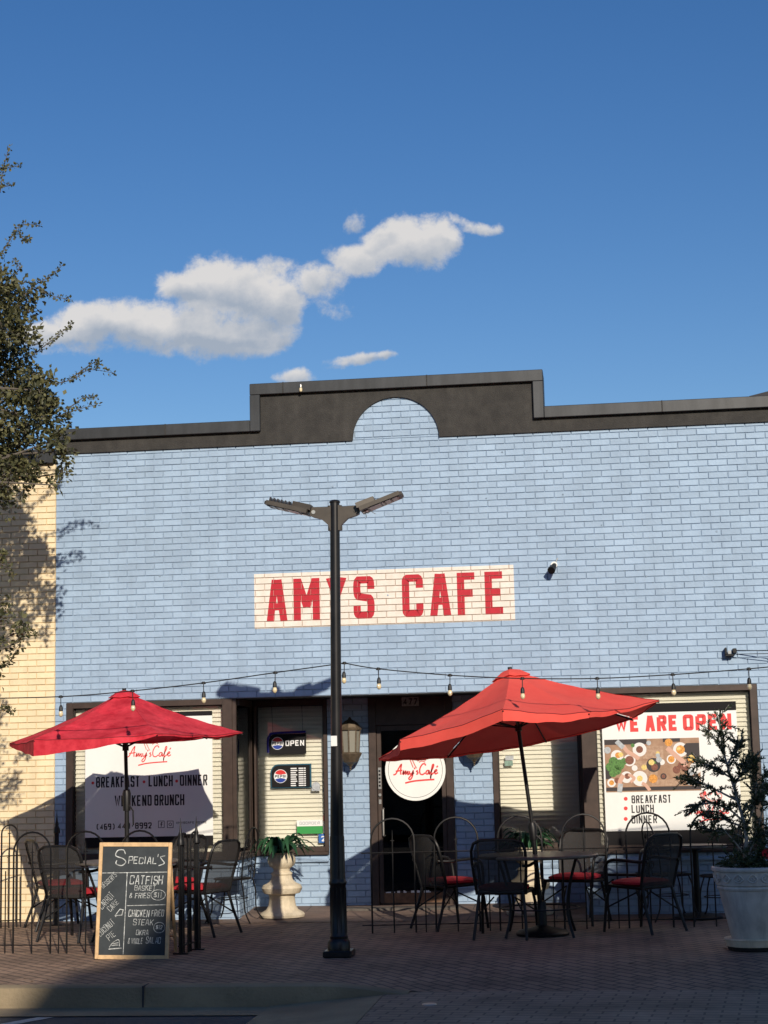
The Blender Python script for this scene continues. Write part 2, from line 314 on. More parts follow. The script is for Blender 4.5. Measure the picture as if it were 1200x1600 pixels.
UT=[[(38,68),(40,58),(44,46),(50,30)],[(44,66),(46,56),(52,40),(58,28)],[(36,70),(36,62),(40,58),(43,63),(42,70)]]
SW=[[(30,-6),(50,-2),(75,0),(100,1)]]
def logo(mb,mb2,cx,cz,width,y,sw):
    k=width/108; f=lambda p:(cx+(p[0]-55)*k,cz+(p[1]-20)*k)
    st=[ribbon([f(q) for q in catmull(s)],sw) for s in SCRIPT]+[ribbon([f(q) for q in catmull(s)],sw*1.15) for s in SW]
    put_strokes(mb,st,y); st=[ribbon([f(q) for q in catmull(s)],sw*.75) for s in HAT+UT]; put_strokes(mb2,st,y)
    mb.disc(*f((48,68)),k*4,y-.0008,14,k*6)
# ------------------------------------------------------------------ measurements
BW,RH=.2032,.0677
XB=-3.55; TOPW=2.368; SILL=.70; D=.85
WL=(-3.424,-1.55); WR=(2.115,3.94); REC=(-1.55,2.115)
zc_l,zc_h=5.385,5.79; zb=5.115
# ------------------------------------------------------------------ brick walls
def clip(poly,x0,z0,x1,z1):
    def cl(p,f,ix):
        o=[]
        for i in range(len(p)):
            a,b=p[i-1],p[i]; fa,fb=f(a),f(b)
            if (fa>=0)!=(fb>=0):
                t=fa/(fa-fb); o.append((a[0]+(b[0]-a[0])*t,a[1]+(b[1]-a[1])*t))
            if fb>=0: o.append(b)
        return o
    for f in (lambda p:p[0]-x0,lambda p:x1-p[0],lambda p:p[1]-z0,lambda p:z1-p[1]):
        poly=cl(poly,f,0)
        if len(poly)<3: return []
    return poly
def brick_rects(x0,x1,z0,z1,holes=(),arch=None):
    out=[]; g=.0034
    j=math.floor(z0/RH)
    while j*RH<z1:
        a=max(z0,j*RH+g); b=min(z1,(j+1)*RH-g)
        off=(j%2)*BW/2; i=math.floor((x0-off)/BW)
        while i*BW+off<x1:
            c=max(x0,i*BW+off+g); d=min(x1,(i+1)*BW+off-g); i+=1
            if d-c<.012 or b-a<.012: continue
            segs=[(c,d)]
            for hx0,hx1,hz0,hz1 in holes:
                if hz0<(a+b)/2<hz1:
                    ns=[]
                    for s0,s1 in segs:
                        if s1<=hx0 or s0>=hx1: ns.append((s0,s1)); continue
                        if s0<hx0: ns.append((s0,hx0))
                        if s1>hx1: ns.append((hx1,s1))
                    segs=ns
            for s0,s1 in segs:
                if s1-s0>.012: out.append((s0,s1,a,b))
        j+=1
    return out
def bricks(mb,rects,y,depth=.011,axis='x',sgn=1):
    for (c,d,a,b) in rects:
        dy=depth+rnd.uniform(-.0015,.0015); e=.0028; k=rnd.uniform(-.0012,.0012)
        if axis=='x':
            o=[(c,y,a),(d,y,a),(d,y,b),(c,y,b)]; q=[(c+e,y-dy-k,a+e),(d-e,y-dy+k,a+e),(d-e,y-dy+k,b-e),(c+e,y-dy-k,b-e)]
        else:
            o=[(y,c,a),(y,d,a),(y,d,b),(y,c,b)]; q=[(y+sgn*dy,c+e,a+e),(y+sgn*dy,d-e,a+e),(y+sgn*dy,d-e,b-e),(y+sgn*dy,c+e,b-e)]
        mb.add(o+q,[(4,5,6,7),(0,1,5,4),(1,2,6,5),(2,3,7,6),(3,0,4,7)])
cafe=thing('cafe_building','pale blue painted brick cafe with stepped dark parapet and recessed glass entrance','building',(0,0,.05))
XE=6.2
holes=[(WL[0],WL[1]+.02,.70,TOPW),(WR[0],WR[1],.70,TOPW),(REC[0],REC[1],-1,TOPW)]
wall_rects=brick_rects(XB,XE,.03,zb+.01,holes)
arch_c=(.247,5.11); arch_r=.472
for (c,d,a,b) in brick_rects(arch_c[0]-arch_r,arch_c[0]+arch_r,zb+.01,5.64):
    hm=(a+b)/2-arch_c[1]; wx=math.sqrt(max(0,(arch_r+.03)**2-hm*hm)); c2=max(c,arch_c[0]-wx); d2=min(d,arch_c[0]+wx)
    if d2-c2>.02: wall_rects.append((c2,d2,a,b))
mb=MB(); bricks(mb,wall_rects,0); mb.build('brick_facing','blue',cafe)
# masonry core (joints) with openings, as boxes butted end to end
mb=MB()
def core(x0,x1,z0,z1,y0=0,y1=.30): mb.box((x0,y0,z0),(x1,y1,z1))
core(XB,WL[0],-.2,TOPW); core(WL[0],REC[0],-.2,.70); core(WR[0],WR[1],-.2,.70); core(WR[1],XE,-.2,TOPW); core(XB,XE,TOPW,zc_l-.02); core(-1.3,1.81,zc_l-.02,5.76)
mb.build('masonry','bluemortar',cafe)
# recess masonry: piers in the plane Y=D and low side walls
RW={'wl':(-1.53,-.70),'p1':(-.70,-.235),'door':(-.235,.70),'p2':(.70,1.13),'wr':(1.13,2.10)}
EB=[]; mc=MB()
def MBx():
    EB.append(MB()); return EB[-1]
for k in ('p1','p2'):
    a,b=RW[k]; bricks(MBx(),brick_rects(a,b,.09,TOPW+.02),D); mc.box((a,D,-.1),(b,D+.25,TOPW+.02))
for k in ('wl','wr'):
    a,b=RW[k]; bricks(MBx(),brick_rects(a-.02,b+.02,.06,.66),D); mc.box((a-.02,D,-.1),(b+.02,D+.25,.66))
bricks(MBx(),brick_rects(.012,D-.012,.03,.66),REC[0],axis='y',sgn=1); bricks(MBx(),brick_rects(.012,D-.012,.03,.66),REC[1],axis='y',sgn=-1)
mc.box((REC[0]-.2,.301,-.1),(REC[0],D+.25,.66)); mc.box((REC[1],.301,-.1),(REC[1]+.2,D+.25,.66))
[e.build('entry_brick_facing','blue',cafe) for e in EB]; mc.build('entry_masonry','bluemortar',cafe)
# projecting ledge course and painted sills
mb=MB()
for a,b,y in ((WL[0],REC[0]+.02,0),(WR[0]-.02,WR[1],0),(RW['wl'][0],RW['wl'][1],D),(RW['wr'][0],RW['wr'][1],D)):
    MB().rbox((a,y-.045,.585),(b,y-.013,.625),.006).build('brick_ledge','blue',cafe)
MB().rbox((REC[0]+.013,.0,.585),(REC[0]+.04,D-.05,.625),.006).build('brick_ledge','blue',cafe); MB().rbox((REC[1]-.04,.0,.585),(REC[1]-.013,D-.05,.625),.006).build('brick_ledge','blue',cafe)
mb=MB()
for a,b,y in ((WL[0],REC[0]+.04,0),(WR[0]-.04,WR[1],0)): MB().rbox((a,y-.05,.665),(b,y+.10,.70),.006).build('window_sill','bronze',cafe)
for a,b,y in ((RW['wl'][0],RW['wl'][1]-.002,D),(RW['wr'][0]+.002,RW['wr'][1],D)): MB().rbox((a,y-.05,.661),(b,y+.10,.70),.006).build('window_sill','bronze',cafe)
MB().rbox((REC[0]-.06,.102,.663),(REC[0]+.05,D-.052,.70),.006).build('window_sill','bronze',cafe); MB().rbox((REC[1]-.05,.102,.663),(REC[1]+.06,D-.052,.70),.006).build('window_sill','bronze',cafe)
# soffit, interior, roof
mb=MB().box((REC[0],.301,TOPW+.003),(REC[1],D+.3,TOPW+.06)); mb.box((REC[0]-.002,.0,TOPW-.004),(REC[1]+.002,.30,TOPW+.0)); mb.build('soffit','darkframe',cafe)
mb=MB(); mb.box((XB,.3,4.75),(XE,12,4.95)); mb.box((XB,.3,-.2),(XB+.25,12,4.75)); mb.box((XE-.25,.3,-.2),(XE,12,4.75)); mb.box((XB,12,-.2),(XE,12.25,5.2))
mb.box((XB+.25,.301,2.45),(XE-.25,.35,4.74)); mb.build('shell','plaster',cafe)
mb=MB().box((XB+.26,1.25,.0),(XE-.26,11.9,.10)); mb.box((XB+.26,3.4,.1),(XE-.26,3.5,4.7)); mb.build('interior_room','plaster',cafe)
# parapet: stucco band with arch cut-out
def arcpts(n=28,r=arch_r,c=arch_c): return [(c[0]-r*math.cos(math.pi*i/n),c[1]+max(0,r*math.sin(math.pi*i/n))*.985) for i in range(n+1)]
ct=.125; sx0,sx1=-1.346,1.857
mb=MB()
AP=arcpts(40)
left=[(XB-.02,zb),(XB-.02,zc_l-ct+.01),(sx0+ct-.01,zc_l-ct+.01),(sx0+ct-.01,zc_h-ct+.01)]
# build band from vertical strips so the arch stays clean
def topz(x): return zc_h-.02 if sx0+.02<x<sx1-.02 else zc_l-.02
def botz(x):
    dx=x-arch_c[0]
    return max(zb,arch_c[1]+math.sqrt(arch_r**2-dx*dx)*.985) if abs(dx)<arch_r else zb
def strip(x0,x1,b0,b1,t): mb.add([(x0,-.035,b0),(x1,-.035,b1),(x1,-.035,t),(x0,-.035,t),(x0,0,b0),(x1,0,b1),(x1,0,t),(x0,0,t)],[(0,1,2,3),(0,4,5,1),(3,2,6,7),(0,3,7,4),(1,5,6,2)])
strip(XB,sx0+.02,zb,zb,zc_l-.02); strip(sx0+.02,AP[0][0],zb,zb,zc_h-.02)
for (a,az_),(b,bz_) in zip(AP,AP[1:]): strip(a,b,max(az_,zb),max(bz_,zb),zc_h-.02)
strip(AP[-1][0],sx1-.02,zb,zb,zc_h-.02); strip(sx1-.02,XE,zb,zb,zc_l-.02)
mb.build('parapet_stucco','stucco',cafe)
mb=MB()
def cap(x0,x1,z1): mb.rbox((x0,-.085,z1-ct),(x1,.36,z1),.006)
cap(XB-.01,sx0-.0,zc_l); mb.rbox((sx0,-.088,zc_l-ct),(sx0+ct*.9,.363,zc_h-ct),.006); cap(sx0,sx1,zc_h); mb.rbox((sx1-ct*.9,-.088,zc_l-ct),(sx1,.363,zc_h-ct),.006); cap(sx1,XE,zc_l)
mb.build('parapet_coping','cap',cafe)
mb=MB()
for x,z in ((-.98,zc_h),(.6,zc_h),(-2.3,zc_l),(3.1,zc_l),(4.6,zc_l)): MB().box((x,-.0875,z-ct+.004),(x+.012,.1,z+.002)).build('coping_joint','stucco',cafe)
# rust drips / scuffs: small specks on the brick
# ------------------------------------------------------------------ windows
def blinds(parent,x0,x1,z0,z1,y,axis='x'):
    mb=MB(); z=z1-.02; sp=.0475
    while z>z0+.02:
        j=rnd.uniform(-.0012,.0012); a=(y+.010,z-.024+j); b=(y-.010,z+.024+j); t=.0022
        if axis=='x':
            P=[(x0,a[0],a[1]),(x1,a[0],a[1]),(x1,(a[0]+b[0])/2-.004,(a[1]+b[1])/2),(x0,(a[0]+b[0])/2-.004,(a[1]+b[1])/2),(x1,b[0],b[1]),(x0,b[0],b[1])]
            P=[(p[0],2*y-p[1],p[2]) for p in P]
        else: P=[(a[0],x0,a[1]),(a[0],x1,a[1]),((a[0]+b[0])/2,x1,(a[1]+b[1])/2),((a[0]+b[0])/2,x0,(a[1]+b[1])/2),(b[0],x1,b[1]),(b[0],x0,b[1])]
        mb.add(P,[(0,1,2,3),(3,2,4,5)]); z-=sp
    return mb.build('blind','blind',parent,label='closed cream slat blind')
def window(x0,x1,z0,z1,y,fl=.05,fr=.05,ft=.06,fb=.05,glassy=None,material='bronze',lab=None):
    mb=MB(); mb.rbox((x0,y-.02,z0),(x0+fl,y+.10,z1),.004); mb.rbox((x1-fr,y-.02,z0),(x1,y+.10,z1),.004)
    mb.box((x0+fl,y-.016,z1-ft),(x1-fr,y+.098,z1-.001)); mb.box((x0+fl,y-.016,z0),(x1-fr,y+.098,z0+fb))
    w=mb.build('display_window',material,cafe,label=lab)
    MB().box((x0+fl-.003,y+.040,z0+fb-.003),(x1-fr+.003,y+.046,z1-ft+.003)).build('pane','glass',w)
    blinds(w,x0+fl+.004,x1-fr-.004,z0+fb,z1-ft+.01,y+.085)
    # thin inner gasket line
    mb=MB(); t=.012
    for a in ((x0+fl,z0+fb,x0+fl+t,z1-ft),(x1-fr-t,z0+fb,x1-fr,z1-ft),(x0+fl,z1-ft-t,x1-fr,z1-ft)): mb.box((a[0],y+.028,a[1]),(a[2],y+.039,a[3]))
    mb.build('gasket','darkframe',w); return w
w1=window(WL[0],-1.59,.70,TOPW-.002,0,fl=.075,fr=.11,lab='left shop window')
w2=window(2.118,WR[1],.70,TOPW-.002,0,fl=.15,fr=.075,lab='right shop window')
w3=window(RW['wl'][0]+.0,RW['wl'][1],.70,TOPW,D,fl=.028,fr=.045,ft=.06,lab='window left of the door'); w4=window(RW['wr'][0],RW['wr'][1],.70,TOPW,D,fl=.06,fr=.03,ft=.06,lab='window right of the door')
# side returns of the recess : narrow panes
for X,s in ((REC[0],1),(REC[1],-1)):
    mb=MB(); a,b=.06,D-.03
    mb.rbox((X-.045,.0,.70),(X-.002,.045,TOPW-.003),.004) if s>0 else None
    mb.rbox((X-.02,D-.055,.70),(X+.006,D-.022,TOPW-.003),.004); mb.box((X-.02,.062,TOPW-.07),(X+.02,D-.072,TOPW-.004)); mb.box((X-.02,.062,.70),(X+.02,D-.072,.74))
    w=mb.build('side_window','bronze',cafe); MB().box((X-.003,.06,.72),(X+.003,D-.07,TOPW-.06)).build('pane','glass',w)
    if s>0: blinds(w,.06,D-.08,.72,TOPW-.06,X-.05,'y')
# lower black-out band under the blinds, on big windows (photo: dark strip)
# door
dx0,dx1=RW['door']; zt=.115
mb=MB(); mb.rbox((dx0,D-.03,.06),(dx0+.085,D+.10,TOPW),.004); mb.rbox((dx1-.085,D-.03,.06),(dx1,D+.10,TOPW),.004); mb.box((dx0+.085,D-.027,2.06),(dx1-.085,D+.10,2.13)); mb.box((dx0+.085,D-.02,2.13),(dx1-.085,D+.08,TOPW))
df=mb.build('door_frame','bronze',cafe)
door=MB(); a,b=dx0+.087,dx1-.087
door.rbox((a,D-.01,zt+.01),(a+.05,D+.04,2.055),.004); door.rbox((b-.05,D-.01,zt+.01),(b,D+.04,2.055),.004); door.box((a+.05,D-.008,2.0),(b-.05,D+.038,2.052)); door.box((a+.05,D-.008,zt+.01),(b-.05,D+.038,zt+.14))
door=door.build('entrance_door','bronze',cafe,label='bronze framed door with dark glass')
MB().box((a+.047,D+.01,zt+.135),(b-.047,D+.016,2.003)).build('pane','doorglass',door)
MB().box((a+.05,D-.011,zt+.02),(b-.05,D-.0085,zt+.125)).build('kick_plate',mat('scuffed_kick_plate',(.16,.085,.045),.5,.3,var=.3,vscale=12),door)
mb=MB()
for i in range(14):
    x=rnd.uniform(a+.06,b-.06); MB().rect(x,zt+.125,x+rnd.uniform(.01,.05),zt+.125+rnd.uniform(.008,.03),D-.0125-i*.0001).build('peeling_paint','white',door)
mb=MB().rbox((a+.008,D-.024,1.36),(a+.048,D-.011,1.60),.004); mb.build('push_button_plate','steel',door)
mb=MB()
for k in range(5): MB().box((a+.018,D-.028,1.39+k*.04),(a+.038,D-.0245,1.41+k*.04)).build('lock_button','black',door)
mb=MB().tube([(a+.028,D-.03,1.30),(a+.028,D-.01,1.30)],.016,16); mb.build('deadbolt','steel',door,smooth=True); MB().box((a+.014,D-.022,1.20),(a+.042,D-.011,1.25)).build('latch_plate','steel',door)
mb=MB().tube([(a+.062,D-.011,1.15),(a+.062,D-.05,1.14),(a+.062,D-.055,1.0),(a+.062,D-.05,.86),(a+.062,D-.011,.85)],.011,10); mb.build('handle','steel',door,smooth=True)
mb=MB().rbox((dx0-.28,D-.40,.055),(dx1+.06,D-.014,.106),.012); mb.build('threshold_step',mat('worn_dark_step',(.10,.085,.07),.9,var=.3,vscale=9,bump=.6),cafe)
# address plate
p=at(641,1096,D-.03); t=thing('address_plate','small dark plate reading 477 above the cafe door','sign',(p.x,p.y,p.z))
MB().rbox((p.x-.095,D-.032,p.z-.05),(p.x+.095,D-.0215,p.z+.05),.003).build('plate',mat('weathered_plate',(.30,.29,.28),.6,var=.4,vscale=60),t)
mb=MB(); fit_text(mb,'477',p.x-.08,p.x+.08,p.z-.036,.072,.014,D-.033); mb.build('numbers','ink',t)
# ------------------------------------------------------------------ painted wall sign
sg=(-1.335,1.472,3.105,3.70)
t=thing('painted_wall_sign','white painted rectangle with red capitals AMYS CAFE on the blue brick','sign',(.07,-.012,3.1))
mb=MB(); mb.rect(sg[0],sg[2],sg[1],sg[3],-.0012); ob=mb.build('joint_paint',mat('sign_joint_paint',(.52,.42,.36),.8,var=.1),t)
mb=MB(); srects=[]
for (c,d,a,b) in brick_rects(XB,XE,.03,zb+.01,holes):
    q=clip([(c,a),(d,a),(d,b),(c,b)],sg[0],sg[2],sg[1],sg[3])
    if q:
        xs=[p[0] for p in q]; zs=[p[1] for p in q]; srects.append((min(xs),max(xs),min(zs),max(zs)))
rnd2=random.Random(3)
for (c,d,a,b) in srects:
    y=-.0148-rnd2.uniform(0,.0006); mb.add([(c,-.001,a),(d,-.001,a),(d,-.001,b),(c,-.001,b),(c+.0015,y,a+.0015),(d-.0015,y,a+.0015),(d-.0015,y,b-.0015),(c+.0015,y,b-.0015)],[(4,5,6,7),(0,1,5,4),(1,2,6,5),(2,3,7,6),(3,0,4,7)])
mb.build('background_paint','signwhite',t)
def paint(word,x0,x1,z0,h,sw):
    m2=MB(); _,w=text_strokes(word,0,0,h,1,.30,.1); cw=(x1-x0)/w; st,_=text_strokes(word,x0,z0,h,cw,.30*cw,sw)
    for i,s in enumerate(st):
        for q in s:
            for (c,d,a,b) in srects:
                if max(p[0] for p in q)<c or min(p[0] for p in q)>d or max(p[1] for p in q)<a or min(p[1] for p in q)>b: continue
                pq=clip(q,c+.001,a+.001,d-.001,b-.001)
                if len(pq)>2: m2.add([(x,-.0158-(i%5)*.0002,z) for x,z in pq],[tuple(range(len(pq)))])
            pq=q; m2.add([(x,-.0022-(i%5)*.0002,z) for x,z in pq],[(0,1,2,3)])
    return m2
L0=at(417,960,0).x; L1=at(586,960,0).x; L2=at(629,950,0).x; L3=at(792,950,0).x
m2=paint('AMYS',L0,L1,3.178,.455,.078); m2.build('lettering','signred',t); m2=paint('CAFE',L2,L3,3.178,.455,.078); m2.build('lettering','signred',t)
# ------------------------------------------------------------------ posters in the windows
def PX(x,y,Y=.02): p=at(x,y,Y); return p.x,p.z
pl=PX(133,1200)[0]; pr=PX(332,1200)[0]; pt=PX(240,1113)[1]; pbm=PX(240,1323)[1]; pw=PX(240,1307)[1]
t=thing('window_poster','white menu poster reading BREAKFAST LUNCH DINNER with black bottom strip in the left window','poster',((pl+pr)/2,.02,pbm))
MB().box((pl,.022,pw),(pr,.027,pt-.05)).build('panel','white',t); MB().box((pl,.022,pbm),(pr,.028,pw-.001)).build('black_strip','black',t); MB().box((pl,.022,pt-.049),(pr,.028,pt)).build('black_strip','black',t)
mi=MB(); mr=MB()
x0,z0=PX(150,1230); x1,_=PX(218,1230); h=.115; zz=PX(235,1229)[1]
for wd,a,b in (('BREAKFAST',150,218),('LUNCH',232,270),('DINNER',281,324)):
    fit_text(mi,wd,PX(a,1222)[0],PX(b,1222)[0],zz,h,.0165,.021)
for a in (145,225,276): mr.disc(PX(a,1224)[0],zz+h*.45,.016,.0208,12)
fit_text(mi,'WEEKEND',PX(179,1250)[0],PX(237,1250)[0],PX(235,1259)[1],h,.0165,.021); fit_text(mi,'BRUNCH',PX(241,1250)[0],PX(288,1250)[0],PX(235,1259)[1],h,.0165,.021)
fit_text(mi,'(469)',PX(150,1290)[0],PX(180,1290)[0],PX(195,1296)[1],.065,.012,.021); fit_text(mi,'449-8992',PX(184,1290)[0],PX(237,1290)[0],PX(210,1295)[1],.065,.012,.021)
for cx in (252,266):
    X,Z=PX(cx,1288); q=[(X-.032,Z-.035),(X+.032,Z-.035),(X+.032,Z+.035),(X-.032,Z+.035),(X-.032,Z-.035),(X+.01,Z-.035)]; put_strokes(mi,[ribbon(q,.006)],.021)
X,Z=PX(252,1288); put_strokes(mi,[ribbon([(X+.014,Z+.022),(X,Z+.018),(X,Z-.024)],.009),ribbon([(X-.012,Z+.002),(X+.014,Z+.002)],.007)],.0205)
X,Z=PX(266,1288); put_strokes(mi,[ribbon([(X+.015*math.cos(k*.5236),Z+.015*math.sin(k*.5236)) for k in range(13)],.006)],.0205)
X,Z=PX(275,1285); fit_text(mi,'AMYSCAFE.ROYSE',X,PX(323,1285)[0],Z-.015,.022,.004,.021)
mi.build('lettering','ink',t); mr.build('bullet','redink',t)
a1=MB(); a2=MB(); X,Z=PX(232,1178); logo(a1,a2,X,Z,PX(268,1178)[0]-PX(198,1178)[0],.021,.011); a1.build('script_logo','redink',t); a2.build('logo_drawing','pinkink',t)
# right poster
pl=PX(943,1200)[0]; pr=PX(1155,1200)[0]; pt=PX(1060,1098)[1]; tb=PX(1060,1112)[1]; pbm=PX(1060,1319)[1]; pw=PX(1060,1297)[1]
t=thing('window_poster','large white poster reading WE ARE OPEN over a food photo in the right window','poster',((pl+pr)/2,.02,pbm))
MB().box((pl,.022,pw),(pr,.027,tb)).build('panel','white',t); MB().box((pl,.022,pbm),(pr,.028,pw-.001)).build('black_strip','black',t); MB().box((pl,.022,tb+.001),(pr,.028,pt)).build('black_strip','black',t)
mr=MB(); zz=PX(1050,1142)[1]
for wd,a,b in (('WE',960,1000),('ARE',1008,1060),('OPEN',1067,1143)): fit_text(MB(),wd,PX(a,1130)[0],PX(b,1130)[0],zz,.165,.040,.021,gapf=.18).build('headline_word','redink',t)
mi=MB(); md=MB()
for wd,y,b in (('BREAKFAST',1255,1049),('LUNCH',1270,1022),('DINNER',1286.5,1027)):
    fit_text(mi,wd,PX(987,y)[0],PX(b,y)[0],PX(1005,y)[1],.082,.0125,.021,gapf=.24); md.disc(PX(978,y)[0],PX(978,y)[1]+.045,.020,.021,14)
mi.build('lettering','ink',t); md.build('bullet','redink',t)
a1=MB(); a2=MB(); X,Z=PX(1107,1268); logo(a1,a2,X,Z,.42,.021,.012); a1.build('script_logo','redink',t); a2.build('logo_drawing','pinkink',t)
fx0,fz1=PX(944,1156); fx1,fz0=PX(1096,1235)
fp=MB().box((fx0,.0195,fz0),(fx1,.0218,fz1)).build('food_photo','table',t,label='printed overhead photo of shared dishes on a wooden table')
def food(nm,m,items,y):
    for (u,v,r) in items: MB().disc(fx0+u*(fx1-fx0),fz0+v*(fz1-fz0),r,y+rnd.uniform(-.00004,.00004),20).build(nm,m,fp)
W_=fx1-fx0; H_=fz1-fz0
mb=MB()
for (a,b,c,d) in ((0,.90,.45,1),(.62,.93,.80,1),(0,.02,1,.09),(.0,.25,.06,.5),(.86,.55,1,.9)): mb.rect(fx0+a*W_,fz0+b*H_,fx0+c*W_,fz0+d*H_,.0190)
mb.build('dark_print','printdark',fp)
mb=MB()
for (a,b,c,d) in ((.35,.62,.62,.86),(.30,.30,.55,.58),(.48,.10,.80,.22),(.66,.70,.78,.90)): mb.rect(fx0+a*W_,fz0+b*H_,fx0+c*W_,fz0+d*H_,.0191)
mb.build('pale_plank','food1' if 0 else mat('print_pale_plank',(.50,.33,.22),.6,col2=(.34,.2,.12),vscale=30),fp)
food('plate','plate',[(.37,.80,.072),(.80,.78,.075),(.36,.25,.078),(.13,.68,.065),(.60,.55,.03),(.31,.45,.03),(.26,.60,.062),(.06,.18,.045),(.70,.60,.048),(.95,.42,.06),(.22,.28,.06),(.94,.18,.05)],.0186)
food('dark_dish','printdark',[(.51,.50,.073),(.61,.28,.032),(.88,.80,.05)],.0184)
food('orange_food','food1',[(.80,.78,.045),(.70,.60,.034),(.91,.60,.038),(.06,.18,.026),(.68,.92,.04),(.50,.24,.045),(.14,.70,.03)],.0182)
food('salad','food2',[(.09,.58,.05),(.15,.52,.055),(.05,.48,.045),(.12,.42,.05),(.20,.58,.035),(.08,.36,.04),(.51,.53,.028),(.30,.88,.02)],.0180)
food('brown_food','food3',[(.37,.80,.036),(.26,.60,.045),(.52,.46,.035),(.61,.28,.02),(.75,.40,.04),(.84,.42,.04),(.80,.48,.035),(.23,.30,.03),(.12,.22,.03)],.0178)
food('yellow_food','food4',[(.36,.25,.03),(.41,.46,.028),(.49,.55,.03),(.91,.62,.03),(.17,.71,.026),(.56,.72,.02),(.78,.80,.02)],.0176)
food('grey_glass','printgrey',[(.57,.60,.03),(.56,.68,.022),(.90,.35,.035),(.88,.16,.03),(.03,.80,.035),(.47,.92,.025)],.0174)
mb=MB()
def limb(pts,w0):
    P=[(fx0+a*W_,fz0+b*H_) for a,b in pts]; put_strokes(MB(),[ribbon(catmull(P,4),w0)],.0172).build('arm_print','skin',fp)
limb([(.20,.88),(.24,.77),(.31,.69),(.36,.62)],.042); limb([(.66,.82),(.74,.68),(.82,.55),(.85,.47)],.05); limb([(.14,.03),(.15,.2),(.19,.32)],.045); limb([(.24,.33),(.30,.26),(.26,.18)],.03); limb([(.46,.02),(.42,.12),(.38,.16)],.034)
mb=MB(); P=[(fx0+.13*W_,fz0+.97*H_),(fx0+.20*W_,fz0+.84*H_)]; put_strokes(mb,[ribbon(P,.05),ribbon([(fx0+.14*W_,fz0+.0*H_),(fx0+.155*W_,fz0+.16*H_)],.05)],.0170); mb.build('sleeve_print','printgrey',fp)
# round decal on the door
X,Z=PX(649,1203,D-.01); rr=.335
t=thing('door_decal','round white decal with red script lettering and chef hat on the dark door','sign',(X,D-.01,Z))
mb=MB(); mb.add([(X+rr*math.cos(k*math.pi/24),D-.0135,Z+rr*math.sin(k*math.pi/24)) for k in range(48)]+[(X+rr*math.cos(k*math.pi/24),D-.0105,Z+rr*math.sin(k*math.pi/24)) for k in range(48)],[tuple(range(48))]+[(k,k+48,(k+1)%48+48,(k+1)%48) for k in range(48)]); mb.build('disc','white',t)
mb=MB(); put_strokes(mb,[ribbon([(X+.3*math.cos(k*math.pi/24),Z+.3*math.sin(k*math.pi/24)) for k in range(49)],.004)],D-.0142); mb.build('ring','ink',t)
a1=MB(); a2=MB(); logo(a1,a2,X,Z-.02,.50,D-.0145,.016); a1.build('script_logo','redink',t); a2.build('logo_drawing','pinkink',t)
# hanging OPEN sign + hours sign + stickers in the left recess window
def roundel(t,X,Z,r,y):
    MB().disc(X,Z,r,y,32).build('roundel','logowhite',t)
    n=14; a0=R(28)
    top=[(X+r*.93*math.cos(a0-.1+(math.pi-2*a0+.1)*i/n),Z+r*.93*math.sin(a0-.1+(math.pi-2*a0+.1)*i/n)) for i in range(n+1)]; mid=[(X-r*.5,Z+r*.30),(X,Z+r*.22),(X+r*.5,Z+r*.30)]
    MB().poly([(a,y-.001,b) for a,b in top+mid]).build('red_crescent','logored',t)
    bot=[(X+r*.93*math.cos(-a0-(math.pi-2*a0)*i/n),Z+r*.93*math.sin(-a0-(math.pi-2*a0)*i/n)) for i in range(n+1)]; mid=[(X-r*.5,Z-r*.34),(X,Z-r*.26),(X+r*.5,Z-r*.34)]
    MB().poly([(a,y-.001,b) for a,b in bot+mid]).build('blue_crescent','logoblue',t)
    mb=MB(); fit_text(mb,'PEPSI',X-r*.85,X+r*.85,Z-r*.2,r*.4,r*.09,y-.0015); mb.build('lettering','ink',t)
def cornered(x0,z0,x1,z1,rr,n=8): return [(x0,z0),(x1,z0),(x1,z1)]+[(x0+rr-rr*math.sin(k*math.pi/2/n),z1-rr+rr*math.cos(k*math.pi/2/n)) for k in range(n+1)]
yy=D+.03
x0,z0=PX(421,1179,yy); x1,z1=PX(478,1146,yy)
t=thing('open_sign','black neon OPEN sign with blue edge and round cola logo, upper one in the window','sign',((x0+x1)/2,yy,z0),group='signs in the window left of the door')
MB().extr(cornered(x0,z0,x1,z1,.07),yy-.012,yy+.005).build('panel','black',t)
pth=[(x0-.012,z0+.02),(x0-.012,z1-.06),(x0+.01,z1-.015),(x0+.06,z1+.012),(x1,z1+.018)]
mb=MB().tube([(a,yy-.018,b) for a,b in catmull(pth,5)],.013,8); mb.build('neon_tube','navy',t,smooth=True)
roundel(t,x0+.095,(z0+z1)/2+.01,.07,yy-.0135); mb=MB(); fit_text(mb,'OPEN',x0+.185,x1-.02,(z0+z1)/2-.022,.062,.0125,yy-.0135); mb.build('lettering','logowhite',t)
mb=MB()
for u in (.1,.92): MB().tube([(x0+u*(x1-x0),yy-.002,z1),(x0+u*(x1-x0)-.01,yy-.002,TOPW-.06)],.002,5).build('hanging_wire','black',t)
x0,z0=PX(425,1230,yy); x1,z1=PX(484,1195,yy)
t=thing('hours_sign','black opening hours sign with teal edge and round cola logo below the neon sign','sign',((x0+x1)/2,yy,z0),group='signs in the window left of the door')
MB().extr(cornered(x0,z0,x1,z1,.08),yy-.008,yy+.005).build('panel','black',t); 
o=cornered(x0-.014,z0-.012,x1+.016,z1+.014,.09); MB().extr(o,yy+.0055,yy+.009).build('edge','teal',t)
roundel(t,x0+.10,(z0+z1)/2,.075,yy-.0095)
mb=MB()
for k in range(9):
    z=z1-.03-k*.0235; mb.rect(x0+.215,z-.012,x0+.215+rnd.uniform(.05,.075),z,yy-.0095)
    mb.rect(x0+.305,z-.012,x0+.36,z,yy-.0095); mb.rect(x0+.365,z-.012,x0+.385,z,yy-.0095)
